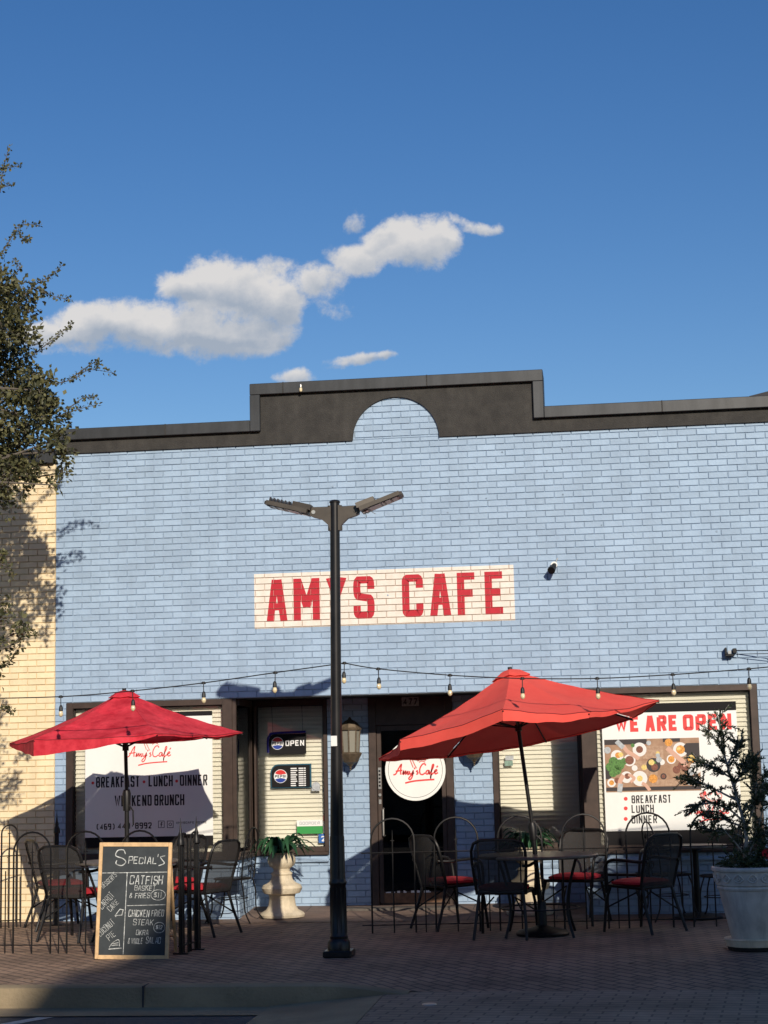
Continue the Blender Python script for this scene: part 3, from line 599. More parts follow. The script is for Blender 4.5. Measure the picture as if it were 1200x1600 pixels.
mb.build('lettering','logowhite',t)
def sticker(nm,lab,x0,y0,x1,y1,parts,Y):
    a,b=PX(x0,y1,Y); c,d=PX(x1,y0,Y); t=thing(nm,lab,'sticker',((a+c)/2,Y,b))
    for (pn,m,u0,v0,u1,v1) in parts: MB().box((a+u0*(c-a),Y-.002,b+v0*(d-b)),(a+u1*(c-a),Y+.002,b+v1*(d-b))).build(pn,m,t)
    return t,a,b,c,d
t,a,b,c,d=sticker('window_sticker','white and green payment sticker low in the window left of the door',464,1281,504,1303,[('green_band','green',0,0,1,.55),('white_band','white',0,.552,1,1)],yy)
mb=MB(); fit_text(mb,'GOORDER',a+.03,c-.03,b+(d-b)*.66,.035,.007,yy-.0025); mb.build('lettering','printgrey',t)
t,a,b,c,d=sticker('window_sticker','tall red and white strip sticker at the window edge behind the lamp post',506,1274,514,1302,[('white_band','white',0,0,1,.7),('red_band','logored',0,.702,1,1)],yy)
t,a,b,c,d=sticker('window_sticker','small blue sticker with the white number 2 below the red strip',498,1303,515,1317,[('panel','skyblue',0,0,1,1)],yy)
mb=MB(); fit_text(mb,'2',a+.03,a+.075,b+.015,.06,.013,yy-.0025); mb.build('number','logowhite',t)
X,Z=PX(494,1228,yy); t=thing('door_chime_box','small grey round device stuck on the window under the hours sign','device',(X,yy,Z)); MB().tube([(X,yy-.02,Z),(X,yy+.004,Z)],.045,24).build('case','printgrey',t,smooth=True); MB().box((X-.05,yy-.012,Z-.055),(X+.045,yy+.004,Z-.02)).build('base','printgrey',t)
X,Z=PX(794,1188,D+.03); t=thing('window_sticker','grey and green stickers at the corner of the window right of the door','sticker',(X,D+.03,Z)); MB().box((X-.04,D+.028,Z-.06),(X+.05,D+.032,Z-.005)).build('green_patch',mat('faded_green_sticker',(.2,.3,.24),.6,var=.3,vscale=30),t); MB().box((X-.03,D+.028,Z+.0),(X+.06,D+.032,Z+.05)).build('grey_patch','printgrey',t)
# ------------------------------------------------------------------ neighbour building
nb=thing('neighbour_building','cream painted brick building at the left edge with a dark roof edge','building',(-6.5,0,.05))
zn=at(40,727,0).z; mb=MB(); bricks(mb,brick_rects(-7.2,XB-.003,.03,zn+.02),.0); mb.build('brick_facing','yellow',nb)
mb=MB().box((-12,.001,-.2),(XB-.003,.3,zn+.1)); mb.box((-12,.301,-.2),(-11.7,12,zn)); mb.box((-11.7,.301,zn-.3),(XB-.003,12,zn-.1)); mb.build('masonry','yellowmortar',nb)
MB().rbox((-12,-.07,zn),(XB-.014,.36,zn+.16),.006).build('parapet_coping','cap',nb)
# roof peeking behind on the far right
q=at(1186,620,9); t=thing('rear_roof','dark sloping roof edge just visible behind the right end of the parapet','roof',(q.x+3,10,4.9)); 
mb=MB().extr([(q.x,q.z-.05),(q.x+6,q.z+1.2),(q.x+6,q.z+1.35),(q.x-.15,q.z+.02)],9,13); mb.extr([(q.x+.5,0),(q.x+6,0),(q.x+6,q.z+1.19),(q.x+.5,q.z+.03)],9.2,12.8); mb.build('roof_slope','roof',t)
# ------------------------------------------------------------------ ground
def sheet(name,xs,ys,zf,m,lab=None):
    v=[(x,y,zf(x,y)) for y in ys for x in xs]; n=len(xs)
    f=[(j*n+i,j*n+i+1,(j+1)*n+i+1,(j+1)*n+i) for j in range(len(ys)-1) for i in range(n-1)]
    ob=MB().add(v,f).build(name,m); struct(ob,lab); return ob
YK=-4.95; ZS=-.19
def drop(x): # kerb lowers to a ramp on the right
    t=min(1,max(0,(x-.1)/.9)); return t*t*(3-2*t)
def zside(x,y):
    z=gz(y)
    if y<-3.6: z-=drop(x)*(-3.6-y)/1.35*.085
    return z
xs=[-14+i*.4 for i in range(36)]+[.4+i*.1 for i in range(12)]+[1.7+i*.5 for i in range(26)]
sheet('sidewalk',xs,[YK+.15,-4.5,-4.2,-3.9,-3.6,-3,-2,-1,0,.02],zside,'paver')
sheet('entry_paving',[REC[0]-.05,REC[1]+.05],[.02,.3,.6,D+.05],lambda x,y:gz(y)+.001,'bigpav')
# threshold band of larger slabs along the facade
sheet('paving_border',[-12,-3,3,12],[-.42,-.2,-.004],lambda x,y:gz(y)+.004,'bigpav')
mb=MB()
def kz(x): return zside(x,YK+.15)+.003
kx=[-14+i*.5 for i in range(28)]+[0+i*.1 for i in range(9)]
rings=[]
for x in kx:
    z=kz(x); rings.append([(x,YK+.15,z-.3),(x,YK+.15,z),(x,YK+.03,z-.002),(x,YK+.005,z-.012),(x,YK-.02,min(z-.015,ZS+.02+.0)),(x,YK-.02,z-.3)])
mb.loft(rings,True,True,closed=False); k=mb.build('kerb','kerb',smooth=True); struct(k)
mb=MB()
for x in (-3.05,-1.25): mb.box((x,YK-.022,ZS+.01),(x+.012,YK+.15,kz(x)+.002))
k=mb.build('kerb_joint','roof'); struct(k)
sheet('gutter',[-14,-6,-2,.0,.8],[YK-.46,YK-.25,YK-.018],lambda x,y:ZS+.008,'kerb')
sheet('road',[-60,-20,0,20,60],[-22,-14,-8,YK+.0],lambda x,y:ZS,'asphalt')
def zr(x,y):
    t=(y-(YK+.15))/(-1.9); t=min(1,max(0,t)); return (zside(2,YK+.15))*(1-t)+(ZS+.085)*t+.002
sheet('crossing_paving',[.62,.8,1.4,3,6,13],[-9.5,-7.5,-6.7,-6.2,-5.8,-5.4,-5.1,YK+.15],zr,'paver2')
sheet('ramp_flare',[-.25,.2,.615],[-7.4,-6.4,-5.6,-5.2,YK-.016],lambda x,y: ZS+.014+ (max(0,(x+.25))/.865)*(zr(x,y)-ZS-.014),'kerb')
sheet('terrain',[-150,150],[-150,200],lambda x,y:-.6,'earth')
sheet('far_sidewalk',[-60,60],[-27,-22],lambda x,y:-.02,'kerb')
p=atg(70,1590); mb=MB(); q=[at(5,1612,-6.1),at(92,1584,-5.55)]
mb.poly([(-2.55,-6.6,ZS+.004),(-2.40,-6.6,ZS+.004),(-1.80,-5.43,ZS+.004),(-1.93,-5.43,ZS+.004)]); o=mb.build('road_marking','paint'); struct(o)
mb=MB().lathe([(.055,0),(.05,.006),(0.001,.008)],(1.02,-5.5,zr(1,-5.5)+.0),18); o=tag(mb.build('drain_cap','steel'),'small round metal cap set in the ramp pavers','drain cap')
# leaf litter on the paving
mb=MB()
for i in range(260):
    x=rnd.uniform(-4.2,5); y=-4.7+4.6*rnd.random()**1.0; z=zside(x,y)+.006; a=rnd.uniform(0,6.3); s=rnd.uniform(.008,.022)
    mb.add([(x+s*math.cos(a),y+s*math.sin(a),z),(x+s*.5*math.cos(a+1.6),y+s*.5*math.sin(a+1.6),z+.004),(x-s*math.cos(a),y-s*math.sin(a),z),(x+s*.5*math.cos(a-1.6),y+s*.5*math.sin(a-1.6),z+.003)],[(0,1,2,3)])
o=mb.build('fallen_leaves',leafmat('dry_leaves',(.16,.09,.04),(.30,.22,.12),0)); tag(o,'scattered dry leaves and crumbs on the brick paving','leaves',kind='stuff')
mb=MB()
for i in range(60):
    x=rnd.uniform(-4,4.5); y=rnd.uniform(-4.6,-.6); r=rnd.uniform(.010,.024); mb.add([(x+r*math.cos(k*.7854)*rnd.uniform(.8,1.2),y+r*math.sin(k*.7854),zside(x,y)+.006) for k in range(8)],[tuple(range(8))])
o=mb.build('gum_spots','roof'); tag(o,'flat dark gum spots trodden into the brick paving','stains',kind='stuff')
# ------------------------------------------------------------------ street lamp
lp=at(530,1494,-3.24); LX,LY=.013,-3.2; LZ=gz(LY)
t=thing('street_lamp','black street lamp post with two angled LED heads in front of the cafe','street lamp',(LX,LY,LZ)); s=1/178.
mb=MB().rbox((LX-.125,LY-.125,LZ),(LX+.125,LY+.125,LZ+.055),.008); mb.build('base_plate','pole',t)
mb=MB().lathe([(.098,.055),(.098,.12),(.085,.14),(.078,.15),(.08,.17),(.072,.18),(.068,.60),(.075,.61),(.078,.625),(.07,.64),(.066,.66),(.064,1.0),(.062,1.02)],(LX,LY,LZ),32); mb.build('shaft_sleeve','pole',t,smooth=True)
mb=MB()
for k in range(12):
    a=k*math.pi/6; mb.tube([(LX+.069*math.cos(a),LY+.069*math.sin(a),LZ+.2),(LX+.068*math.cos(a),LY+.068*math.sin(a),LZ+.58)],.005,5)
mb.build('fluting','pole',t)
topz_=at(523,784,LY).z
tx=at(523,784,LY).x
mb=MB().tube([(LX,LY,LZ+1.0),(LX+(tx-LX)*.33,LY,LZ+1.9),(tx,LY,topz_)],[.060,.049,.043],24); mb.build('pole','pole',t,smooth=True)
MB().lathe([(.049,-.01),(.05,.0),(.035,.014),(.001,.02)],(tx,LY,topz_),24).build('pole_cap','pole',t,smooth=True)
MB().rbox((LX-.03,LY-.06,at(522,1158,LY).z-.045),(LX+.025,LY-.053,at(522,1158,LY).z+.045),.002).build('sticker','white',t)
hz=topz_-.09
for sx in (-1,1):
    mb=MB(); P=[(tx+sx*.04,hz+.04),(tx+sx*.20,hz+.045),(tx+sx*.225,hz+.02),(tx+sx*.22,hz-.03),(tx+sx*.19,hz-.045),(tx+sx*.12,hz-.065),(tx+sx*.06,hz-.12),(tx+sx*.045,hz-.16)]
    if sx<0: P=P[::-1]
    mb.extr(P,LY-.03,LY+.03); br=mb.build('bracket','head',t)
    MB().tube([(tx+sx*.035,LY,hz-.17),(tx+sx*.035,LY,hz+.055)],.030,10).build('clamp','head',br)
    MB().tube([(tx+sx*.19,LY-.036,hz),(tx+sx*.19,LY+.036,hz)],.018,12).build('pivot_bolt','steel' if sx<0 else 'head',br)
    # head : built along +X then tilted
    ang=R(15 if sx<0 else 20); 
    def H(x,y,z):  # local -> world
        return (tx+sx*(.215+x*math.cos(ang)-z*math.sin(ang)),LY+y,hz+.0+x*math.sin(ang)+z*math.cos(ang))
    def hb(mb,x0,x1,y0,y1,z0,z1,tp=0):
        v=[H(x0,y0,z0),H(x1,y0+tp,z0),H(x1,y1-tp,z0),H(x0,y1,z0),H(x0,y0,z1),H(x1,y0+tp,z1),H(x1,y1-tp,z1),H(x0,y1,z1)]
        f=[(0,3,2,1),(4,5,6,7),(0,1,5,4),(1,2,6,5),(2,3,7,6),(3,0,4,7)]
        if sx<0: f=[q[::-1] for q in f]
        mb.add(v,f)
    mb=MB(); hb(mb,.02,.40,-.13,.13,-.025,.012,.01); hb(mb,.38,.42,-.11,.11,-.022,.006,.03); hd=mb.build('lamp_head','head',t)
    mb=MB(); hb(mb,.0,.17,-.10,.10,.012,.06,.02); mb.build('driver_box','head',hd)
    mb=MB()
    for k in range(6 if sx<0 else 0): hb(mb,.19+k*.035,.20+k*.035,-.12,.12,.012,.045)
    if sx<0: mb.build('cooling_fin','ledbrown',hd)
    mb=MB(); hb(mb,.10,.21,-.10,.10,-.030,-.0255); hb(mb,.22,.30,-.10,.10,-.030,-.0255); hb(mb,.31,.385,-.09,.09,-.030,-.0255); mb.build('led_panel','ledbrown',hd)
    mb=MB()
    for k in range(3):
        for j in range(3): hb(mb,.235+k*.065,.255+k*.065,-.07+j*.06,-.05+j*.06,-.034,-.0305)
    hb(mb,.03,.08,-.03,.03,-.034,-.0255); mb.build('lens','lens',hd)
    if sx>0:
        mb=MB().tube([H(.05,-.03,-.03),H(.07,-.03,-.06),H(.10,-.03,-.05),H(.13,-.03,-.09)],.003,5); mb.tube([H(.05,-.03,-.03),H(.05,-.03,-.08),H(.03,-.03,-.10)],.003,5); mb.build('loose_wire','steel',hd)
# ------------------------------------------------------------------ festoon light string
SY=LY+.1
kp=[(-60,1092),(95,1088.5),(207,1079.5),(318,1067),(430,1051),(538,1036)]; kp2=[(538,1036),(591,1045),(703,1055),(816,1060),(933,1060),(1051,1054),(1170,1045),(1260,1036)]
t=thing('light_string','black cable of hanging clear bulbs strung past the lamp post','string lights',(LX,SY,2.6))
cab=MB()
for K in (kp,kp2):
    q=catmull(K,5); cab.tube([tuple(at(a,b,SY)) for a,b in q],.0055,6)
cab.build('cable','rubber',t,smooth=True)
bul=[(95,1088.5),(207,1079.5),(318,1067),(430,1051),(538,1036),(591,1045),(703,1055),(816,1060),(933,1060),(1051,1054),(1170,1045)]
for i,(a,b) in enumerate(bul):
    p=at(a,b,SY); x,y,z=p; tl=rnd.uniform(-.006,.006)
    mb=MB().tube([(x,y,z+.012),(x,y,z-.012)],.013,10); mb.tube([(x-.02,y,z-.002),(x+.02,y,z-.002)],.009,8); mb.tube([(x,y,z-.01),(x+tl*.5,y,z-.075)],.004,6)
    zb_=z-.075; mb.lathe([(.006,.0),(.013,-.008),(.017,-.022),(.019,-.052),(.015,-.056)][::-1],(x+tl,y,zb_),12); so=mb.build('socket','rubber',t,smooth=True)
    MB().lathe([(.001,-.108),(.010,-.105),(.019,-.092),(.021,-.078),(.017,-.064),(.013,-.055)],(x+tl,y,zb_),14).build('bulb','bulb',so,smooth=True)
# ------------------------------------------------------------------ wall fixtures
p=at(866,886,-.02); t=thing('wall_floodlight','small white and black swivel flood lamp on the blue brick right of the painted sign','wall lamp',(p.x,p.y,p.z))
mb=MB().tube([(p.x+.0,-.012,p.z+.02),(p.x,-.06,p.z+.02)],.035,16); mb.build('mount','white',t,smooth=True)
mb=MB().tube([(p.x+.005,-.06,p.z+.02),(p.x-.012,-.10,p.z-.015),(p.x-.03,-.15,p.z-.05)],[.022,.035,.042],14); mb.build('lamp_holder','iron',t,smooth=True)
mb=MB().tube([(p.x+.01,-.05,p.z+.03),(p.x+.04,-.05,p.z+.09)],.006,6); mb.build('sensor_stem','steel',t)
p=at(1140,1018,-.05); t=thing('cable_bracket','small black bracket on the wall holding two wires that run off to the right','bracket',(p.x,p.y,p.z))
mb=MB().rbox((p.x-.05,-.10,p.z-.05),(p.x+.04,-.012,p.z-.03),.004); mb.rbox((p.x-.05,-.10,p.z-.03),(p.x-.03,-.012,p.z+.04),.004); mb.rbox((p.x+.03,-.09,p.z-.02),(p.x+.07,-.012,p.z+.03),.004); mb.build('clip','iron',t)
MB().rbox((p.x-.02,-.07,p.z-.028),(p.x+.016,-.03,p.z+.01),.004).build('box','printgrey',t)
MB().tube([(p.x+.05,-.07,p.z+.01),(p.x+.6,-.2,p.z-.02),(p.x+2,-.5,p.z+.0)],.0045,6).build('wire','rubber',t); MB().tube([(p.x+.05,-.07,p.z-.03),(p.x+.6,-.2,p.z-.045),(p.x+2,-.5,p.z-.05)],.004,6).build('wire','rubber',t)
p=at(470,606,-.1); t=thing('parapet_bulb','single small bare bulb clipped to the top left of the raised parapet','bulb',(p.x,-.1,p.z)); MB().lathe([(.001,-.05),(.014,-.042),(.018,-.02),(.013,0)],(p.x,-.105,p.z),12).build('glass','bulb',t,smooth=True); MB().lathe([(.014,0),(.016,.02),(.010,.04)],(p.x,-.105,p.z),12).build('socket','steel',t,smooth=True)
# nails / anchors left on the brick
mb=MB()
for a,b in ((785,706),(878,700),(855,735),(760,778),(880,772),(985,770),(606,930),(1010,900),(700,800),(1120,830),(330,820),(250,900),(940,820),(905,905),(1060,760),(520,760),(1001,1003),(938,1003)):
    p=at(a,b,-.013); r=rnd.uniform(.005,.012); mb.tube([(p.x,-.010,p.z),(p.x,-.018,p.z)],r,7)
mb.build('wall_plug','bluemortar',cafe)
# ------------------------------------------------------------------ lanterns
def lantern(lab,px,pyt,pyb,grp):
    a=at(px,pyt,D-.16); b=at(px,pyb,D-.16); X=(a.x+b.x)/2; h=a.z-b.z; z0=b.z; Y=D-.16
    t=thing('wall_lantern',lab,'lantern',(X,Y,z0),group=grp); k=h/.62
    def pr(l): return [(r*k,z*k) for r,z in l]
    MB().lathe(pr([(.135,.47),(.14,.485),(.125,.50),(.10,.545),(.06,.58),(.025,.595),(.012,.62),(.001,.625)]),(X,Y,z0),8).build('roof','lantern',t)
    MB().lathe(pr([(.10,.21),(.115,.47)]),(X,Y,z0),8,True,True).build('glass','frost',t)
    mb=MB()
    for q in range(8):
        aa=q*math.pi/4; mb.tube([(X+.103*k*math.cos(aa),Y+.103*k*math.sin(aa),z0+.205*k),(X+.119*k*math.cos(aa),Y+.119*k*math.sin(aa),z0+.475*k)],.009*k,6)
    mb.build('cage_bar','lantern',t)
    MB().lathe(pr([(.02,.05),(.04,.075),(.085,.10),(.115,.15),(.137,.19),(.14,.205),(.11,.215)]),(X,Y,z0),8).build('lower_cup','lantern',t)
    MB().lathe(pr([(.001,0),(.012,.008),(.006,.02),(.018,.035),(.008,.05),(.02,.062)]),(X,Y,z0),12).build('finial','lantern',t,smooth=True)
    mb=MB().tube([(X,D-.01,z0+.30*k),(X,D-.05,z0+.28*k)],.03,10); mb.box((X-.045,D-.022,z0+.2*k),(X+.045,D-.0125,z0+.42*k)); mb.build('wall_mount','lantern',t); return t
lantern('bronze glass lantern on the brick just left of the door, beside the lamp post',547,1121,1204,'wall lanterns beside the door')
lantern('bronze glass lantern right of the door, half hidden by the coral umbrella',740,1113,1197,'wall lanterns beside the door')
# ------------------------------------------------------------------ umbrellas
def umbrella(lab,base,joint,apex,n,verts,apz,material,valance,polebot,seed):
    t=thing('patio_umbrella',lab,'umbrella',base,group='red patio umbrellas'); A=Vector(apex); rr=random.Random(seed)
    V=[Vector(v) for v in verts]; C=sum(V,Vector())/n; ax=(A-C).normalized()
    mb=MB(); S=10; Q=10
    def pt(i,j,u,sg):  # panel i, j across 0..Q, u along 0..1
        a,b=V[i],V[(i+1)%n]; w=j/Q; e=a.lerp(b,w); e=e.lerp(C,.028*4*w*(1-w)); p=A.lerp(e,u); 
        sag=-.035*math.sin(math.pi*u)*(1-.0) - .022*4*w*(1-w)*u ; 
        wr=.004*math.sin(17*w+5*u+i*2.1)*u+.003*math.sin(31*u+7*w+i)
        return p+ax*(sag+wr)
    for i in range(n):
        g=[[pt(i,j,.045+.955*s/S,0) for j in range(Q+1)] for s in range(S+1)]
        mb.loft(g,closed=False)
    can=mb.build('canopy',material,t,smooth=True)
    mb=MB()
    for i in range(n):
        r0=[];r1=[];r2=[]
        for j in range(Q+1):
            w=j/Q; e=pt(i,j,1,0); v=valance[i]*(1-w)+valance[(i+1)%n]*w; out=(e-C); out.z=0; out.normalize()
            d=Vector((0,0,-1))*v+out*v*.12*math.sin(math.pi*w)*math.sin(w*5+i); r0.append(e); r1.append(e+d*.5); r2.append(e+d+Vector((0,0,.003*math.sin(w*14+i))))
        mb.loft([r0,r1,r2],closed=False)
    mb.build('valance',material,t,smooth=True)
    mb=MB()
    for i in range(n): mb.tube([pt(i,j,1,0)+ax*.001 for j in range(Q+1)],.0035,5,False)
    mb.build('hem_seam',M['seam'],can)
    mb=MB()  # vent cap
    for i in range(n):
        a=A.lerp(V[i],.14)+ax*.004; b=A.lerp(V[(i+1)%n],.14)+ax*.004; top=A+ax*.012; m1=top.lerp(a,.5)+ax*.018; m2=top.lerp(b,.5)+ax*.018
        mb.add([top,a,b,m1,m2,a.lerp(b,.5)-ax*.008],[(0,3,4),(3,1,5),(3,5,4),(4,5,2)])
    mb.build('vent_cap',material,can,smooth=True)
    J=Vector(joint)
    mb=MB().tube([A+ax*.028,A-ax*.02],.02,10); mb.build('finial','iron',t,smooth=True)
    hub=A.lerp(J,.0)-ax*.10; low=A-(A-J).normalized()*.55
    for i in range(n):
        e=V[i]-ax*.02; m=hub.lerp(e,.5)-ax*.02
        mb=MB().tube([A-ax*.05,A.lerp(V[i],.5)-ax*.055,e],.008,6); rb=mb.build('rib','iron',t); MB().tube([low,A.lerp(V[i],.5)-ax*.06],.007,6).build('strut','iron',rb)
    MB().tube([low+ax*.03,low-ax*.03],.032,12).build('runner','iron',t,smooth=True)
    MB().tube([J,A],.0185,14).build('upper_pole','iron',t,smooth=True)
    B=Vector(base)
    mb=MB().tube([J+(A-J).normalized()*.04,J,J.lerp(B,.12)],[.03,.042,.036],14); mb.build('crank_housing','iron',t,smooth=True)
    mb=MB().tube([J.lerp(B,.08)+Vector((.03,-.02,0)),J.lerp(B,.12)+Vector((.07,-.03,0)),J.lerp(B,.22)+Vector((.075,-.035,0))],.008,6); mb.build('crank_handle','iron',t)
    MB().tube([J.lerp(B,.1),B+Vector((0,0,.05))],.022,14).build('lower_pole','iron',t,smooth=True)
    mb=MB().lathe([(.245,0),(.25,.02),(.22,.045),(.10,.07),(.045,.09),(.04,.30),(.032,.31)],B,28); mb.build('base','iron',t,smooth=True)
    return t
# right, octagonal, tilted
Yr=-1.75; B=at(848,1458,Yr); B=Vector((B.x,Yr,gz(Yr))); A=at(797,1047,Yr-.05); J=at(832,1292,Yr)
axr=Vector((A.x-J.x-.12,.11,A.z-J.z)).normalized()
def ring(apex,rise,ax,rad,n,ph):
    C=apex-ax*rise; e1=Vector((1,0,0)); e1=(e1-ax*e1.dot(ax)).normalized(); e2=ax.cross(e1)
    return [C+e1*(rad*math.cos(ph+2*math.pi*i/n))+e2*(rad*math.sin(ph+2*math.pi*i/n)) for i in range(n)]
axr=Vector((-.160,.095,1)).normalized()
Vr=ring(A,.565,axr,1.34,8,R(-98))
Vr[0]+=Vector((.09,0,.05)); Vr[1]+=Vector((-.15,0,-.12)); Vr[6]+=Vector((-.07,0,-.02)); Vr[2]+=Vector((-.02,0,0))
umbrella('bright coral red umbrella leaning left over the right tables',tuple(B),tuple(J),tuple(A),8,[tuple(v) for v in Vr],0,'umbR',[.10,.055,.01,.01,.02,.02,.02,.10],None,1)
# left, hexagonal
Yl=-1.70; Bl=at(199,1468,Yl); Bl=Vector((Bl.x,Yl,gz(Yl))); Al=at(194,1080,Yl); Jl=at(198,1240,Yl)
axl=Vector((-.02,-.0,1)).normalized(); Vl=ring(Al,.455,axl,1.17,6,R(-60))
umbrella('faded crimson umbrella over the left table behind the chalkboard',tuple(Bl),tuple(Jl),tuple(Al),6,[tuple(v) for v in Vl],0,'umbL',[.02,.01,.02,.02,.03,.15],None,2)
# ------------------------------------------------------------------ chairs
def make_chair(frame='iron',sling='mesh',lab='x'):
    t=thing('patio_chair',lab,'chair',(0,0,0)); r=.0145
    # back frame : inverted U, leaning back;  chair faces +Y
    def bp(x,z): return (x,-.17-.30*(z-.40)**1.15 if z>.4 else -.17,z)
    U=[bp(-.225,.40),bp(-.24,.55),bp(-.252,.70),bp(-.25,.80),bp(-.225,.865),bp(-.16,.895),bp(0,.90),bp(.16,.895),bp(.225,.865),bp(.25,.80),bp(.252,.70),bp(.24,.55),bp(.225,.40)]
    MB().tube(U,r,8).build('back_frame',frame,t,smooth=True)
    mb=MB(); g=[]
    for z in [.41+i*.0535 for i in range(10)]:
        hw=.232 if z<.80 else .232-(z-.80)*.55; row=[]
        for k in range(9):
            x=-hw+2*hw*k/8; y=bp(x,z)[1]-.035*(1-(x/hw)**2); row.append((x,y,z))
        g.append(row)
    mb.loft(g,closed=False); mb.build('backrest',sling,t,smooth=True)
    mb=MB().tube([(-.235,.22,.425),(.235,.22,.425)],r,8); mb.tube([(-.225,-.17,.41),(.225,-.17,.41)],r,8); mb.tube([(-.235,.22,.425),(-.225,-.17,.41)],r,8); mb.tube([(.235,.22,.425),(.225,-.17,.41)],r,8); mb.build('seat_frame',frame,t,smooth=True)
    g=[[(-.22+.055*k,-.165+.048*j,.418-.018*math.sin(math.pi*j/8)*math.sin(math.pi*k/8)) for k in range(9)] for j in range(9)]; MB().loft(g,closed=False).build('seat',sling,t,smooth=True)
    for s in (-1,1):
        arm=[(s*.255,.235,.36),(s*.27,.225,.55),(s*.275,.20,.63),(s*.278,.13,.665),(s*.275,-.02,.665),(s*.262,-.15,.655),(s*.225,-.265,.66)]
        MB().tube(catmull3(arm),r,8).build('armrest',frame,t,smooth=True)
        MB().tube([(s*.235,.20,.42),(s*.252,.24,.30),(s*.262,.275,0)],[r,r,r*.95],8).build('leg',frame,t,smooth=True)
        MB().tube([(s*.255,.235,.37),(s*.235,.22,.425)],r,8).build('arm_joint',frame,t)
        MB().tube([(s*.205,-.17,.41),(s*.225,-.22,.22),(s*.245,-.30,0)],[r,r,r*.95],8).build('leg',frame,t,smooth=True)
        MB().tube([(s*.255,.25,.22),(s*.10,.0,.36),(s*.232,-.235,.19)],.008,6).build('brace',frame,t,smooth=True)
    return t
def catmull3(p,n=4):
    q=[]; P=[p[0]]+list(p)+[p[-1]]
    for i in range(1,len(P)-2):
        for k in range(n):
            u=k/n; a,b,c,d=P[i-1],P[i],P[i+1],P[i+2]
            q.append(tuple(.5*((2*b[j])+(-a[j]+c[j])*u+(2*a[j]-5*b[j]+4*c[j]-d[j])*u*u+(-a[j]+3*b[j]-3*c[j]+d[j])*u**3) for j in range(3)))
    q.append(tuple(p[-1])); return q
def cushion_proto():
    mb=MB(); n=10; top=[]; 
    def P(i,j,s):
        u=-1+2*i/n; v=-1+2*j/n; uu=u*(1-.10*v*v); vv=v*(1-.10*u*u); e=(1-abs(u)**4)*(1-abs(v)**4)
        return (.225*uu,.02+.215*vv,.425+.028+s*(.010+.026*e**.5 - (.006 if (i==n//2 and j==n//2) else 0)))
    a=[[P(i,j,1) for i in range(n+1)] for j in range(n+1)]; b=[[P(i,j,-1) for i in range(n+1)] for j in range(n+1)]
    mb.loft(a,closed=False); mb.loft([r[::-1] for r in b],closed=False)
    # border
    bd=lambda g:[g[0][i] for i in range(n)]+[g[j][n] for j in range(n)]+[g[n][n-i] for i in range(n)]+[g[n-j][0] for j in range(n)]
    mb.loft([bd(b),bd(a)]); return mb
chair0=make_chair(lab='chair'); used=False; cush0=cushion_proto().build('seat_cushion','cush',smooth=True); cused=False
chairG=make_chair('iron','meshgrey','chair'); usedG=False
def place(px,py,rot,lab,cl=None,proto='d',clab=None,grp='black patio chairs round the tables'):
    global used,cused,usedG
    p=atg(px,py); loc=(p.x,p.y,gz(p.y))
    base=chair0 if proto=='d' else chairG; u=used if proto=='d' else usedG
    if not u:
        base.location=loc; base.rotation_euler=(0,0,R(rot)); base['label']=lab; base['group']=grp; o=base
        if proto=='d': used=True
        else: usedG=True
    else: o=dup(base,loc,R(rot),lab,grp)
    if clab:
        if not cused: c=cush0; cused=True
        else: c=cush0.copy(); COL.objects.link(c)
        c.location=loc; c.rotation_euler=(0,0,R(rot)); tag(c,clab,'cushion','red seat cushions on the chairs')
    return o
# rot 0 faces the wall (+Y); 90 faces left (-X); -90 faces right (+X); 180 faces the street
place(790,1464,-6,'black mesh chair at the front of the right table, its back to the street',clab='red cushion on the front chair of the right table')
place(703,1450,-52,'black mesh chair nearest the door, left side of the right table',clab='red cushion on the chair nearest the door')
place(902,1443,160,'black mesh chair behind the right table facing the street',clab='red cushion on the chair behind the right table')
place(1008,1455,48,'black mesh chair facing left, right of the umbrella table',clab='bright red cushion on the chair right of the umbrella table')
place(975,1431,160,'pale grey backed chair against the wall under the right window',proto='g')
place(120,1468,-20,'dark mesh chair left of the chalkboard with its back to the street',clab='red cushion on the dark chair left of the chalkboard')
place(92,1450,-58,'grey mesh chair at the far left behind another chair, facing right',proto='g',clab='red cushion on the far left grey chair')
place(316,1460,70,'dark mesh chair right of the iron gate posts facing the left table',clab='red cushion on the chair right of the gate posts')
place(268,1446,150,'black mesh chair mostly hidden behind the chalkboard',clab='red cushion just showing right of the chalkboard')
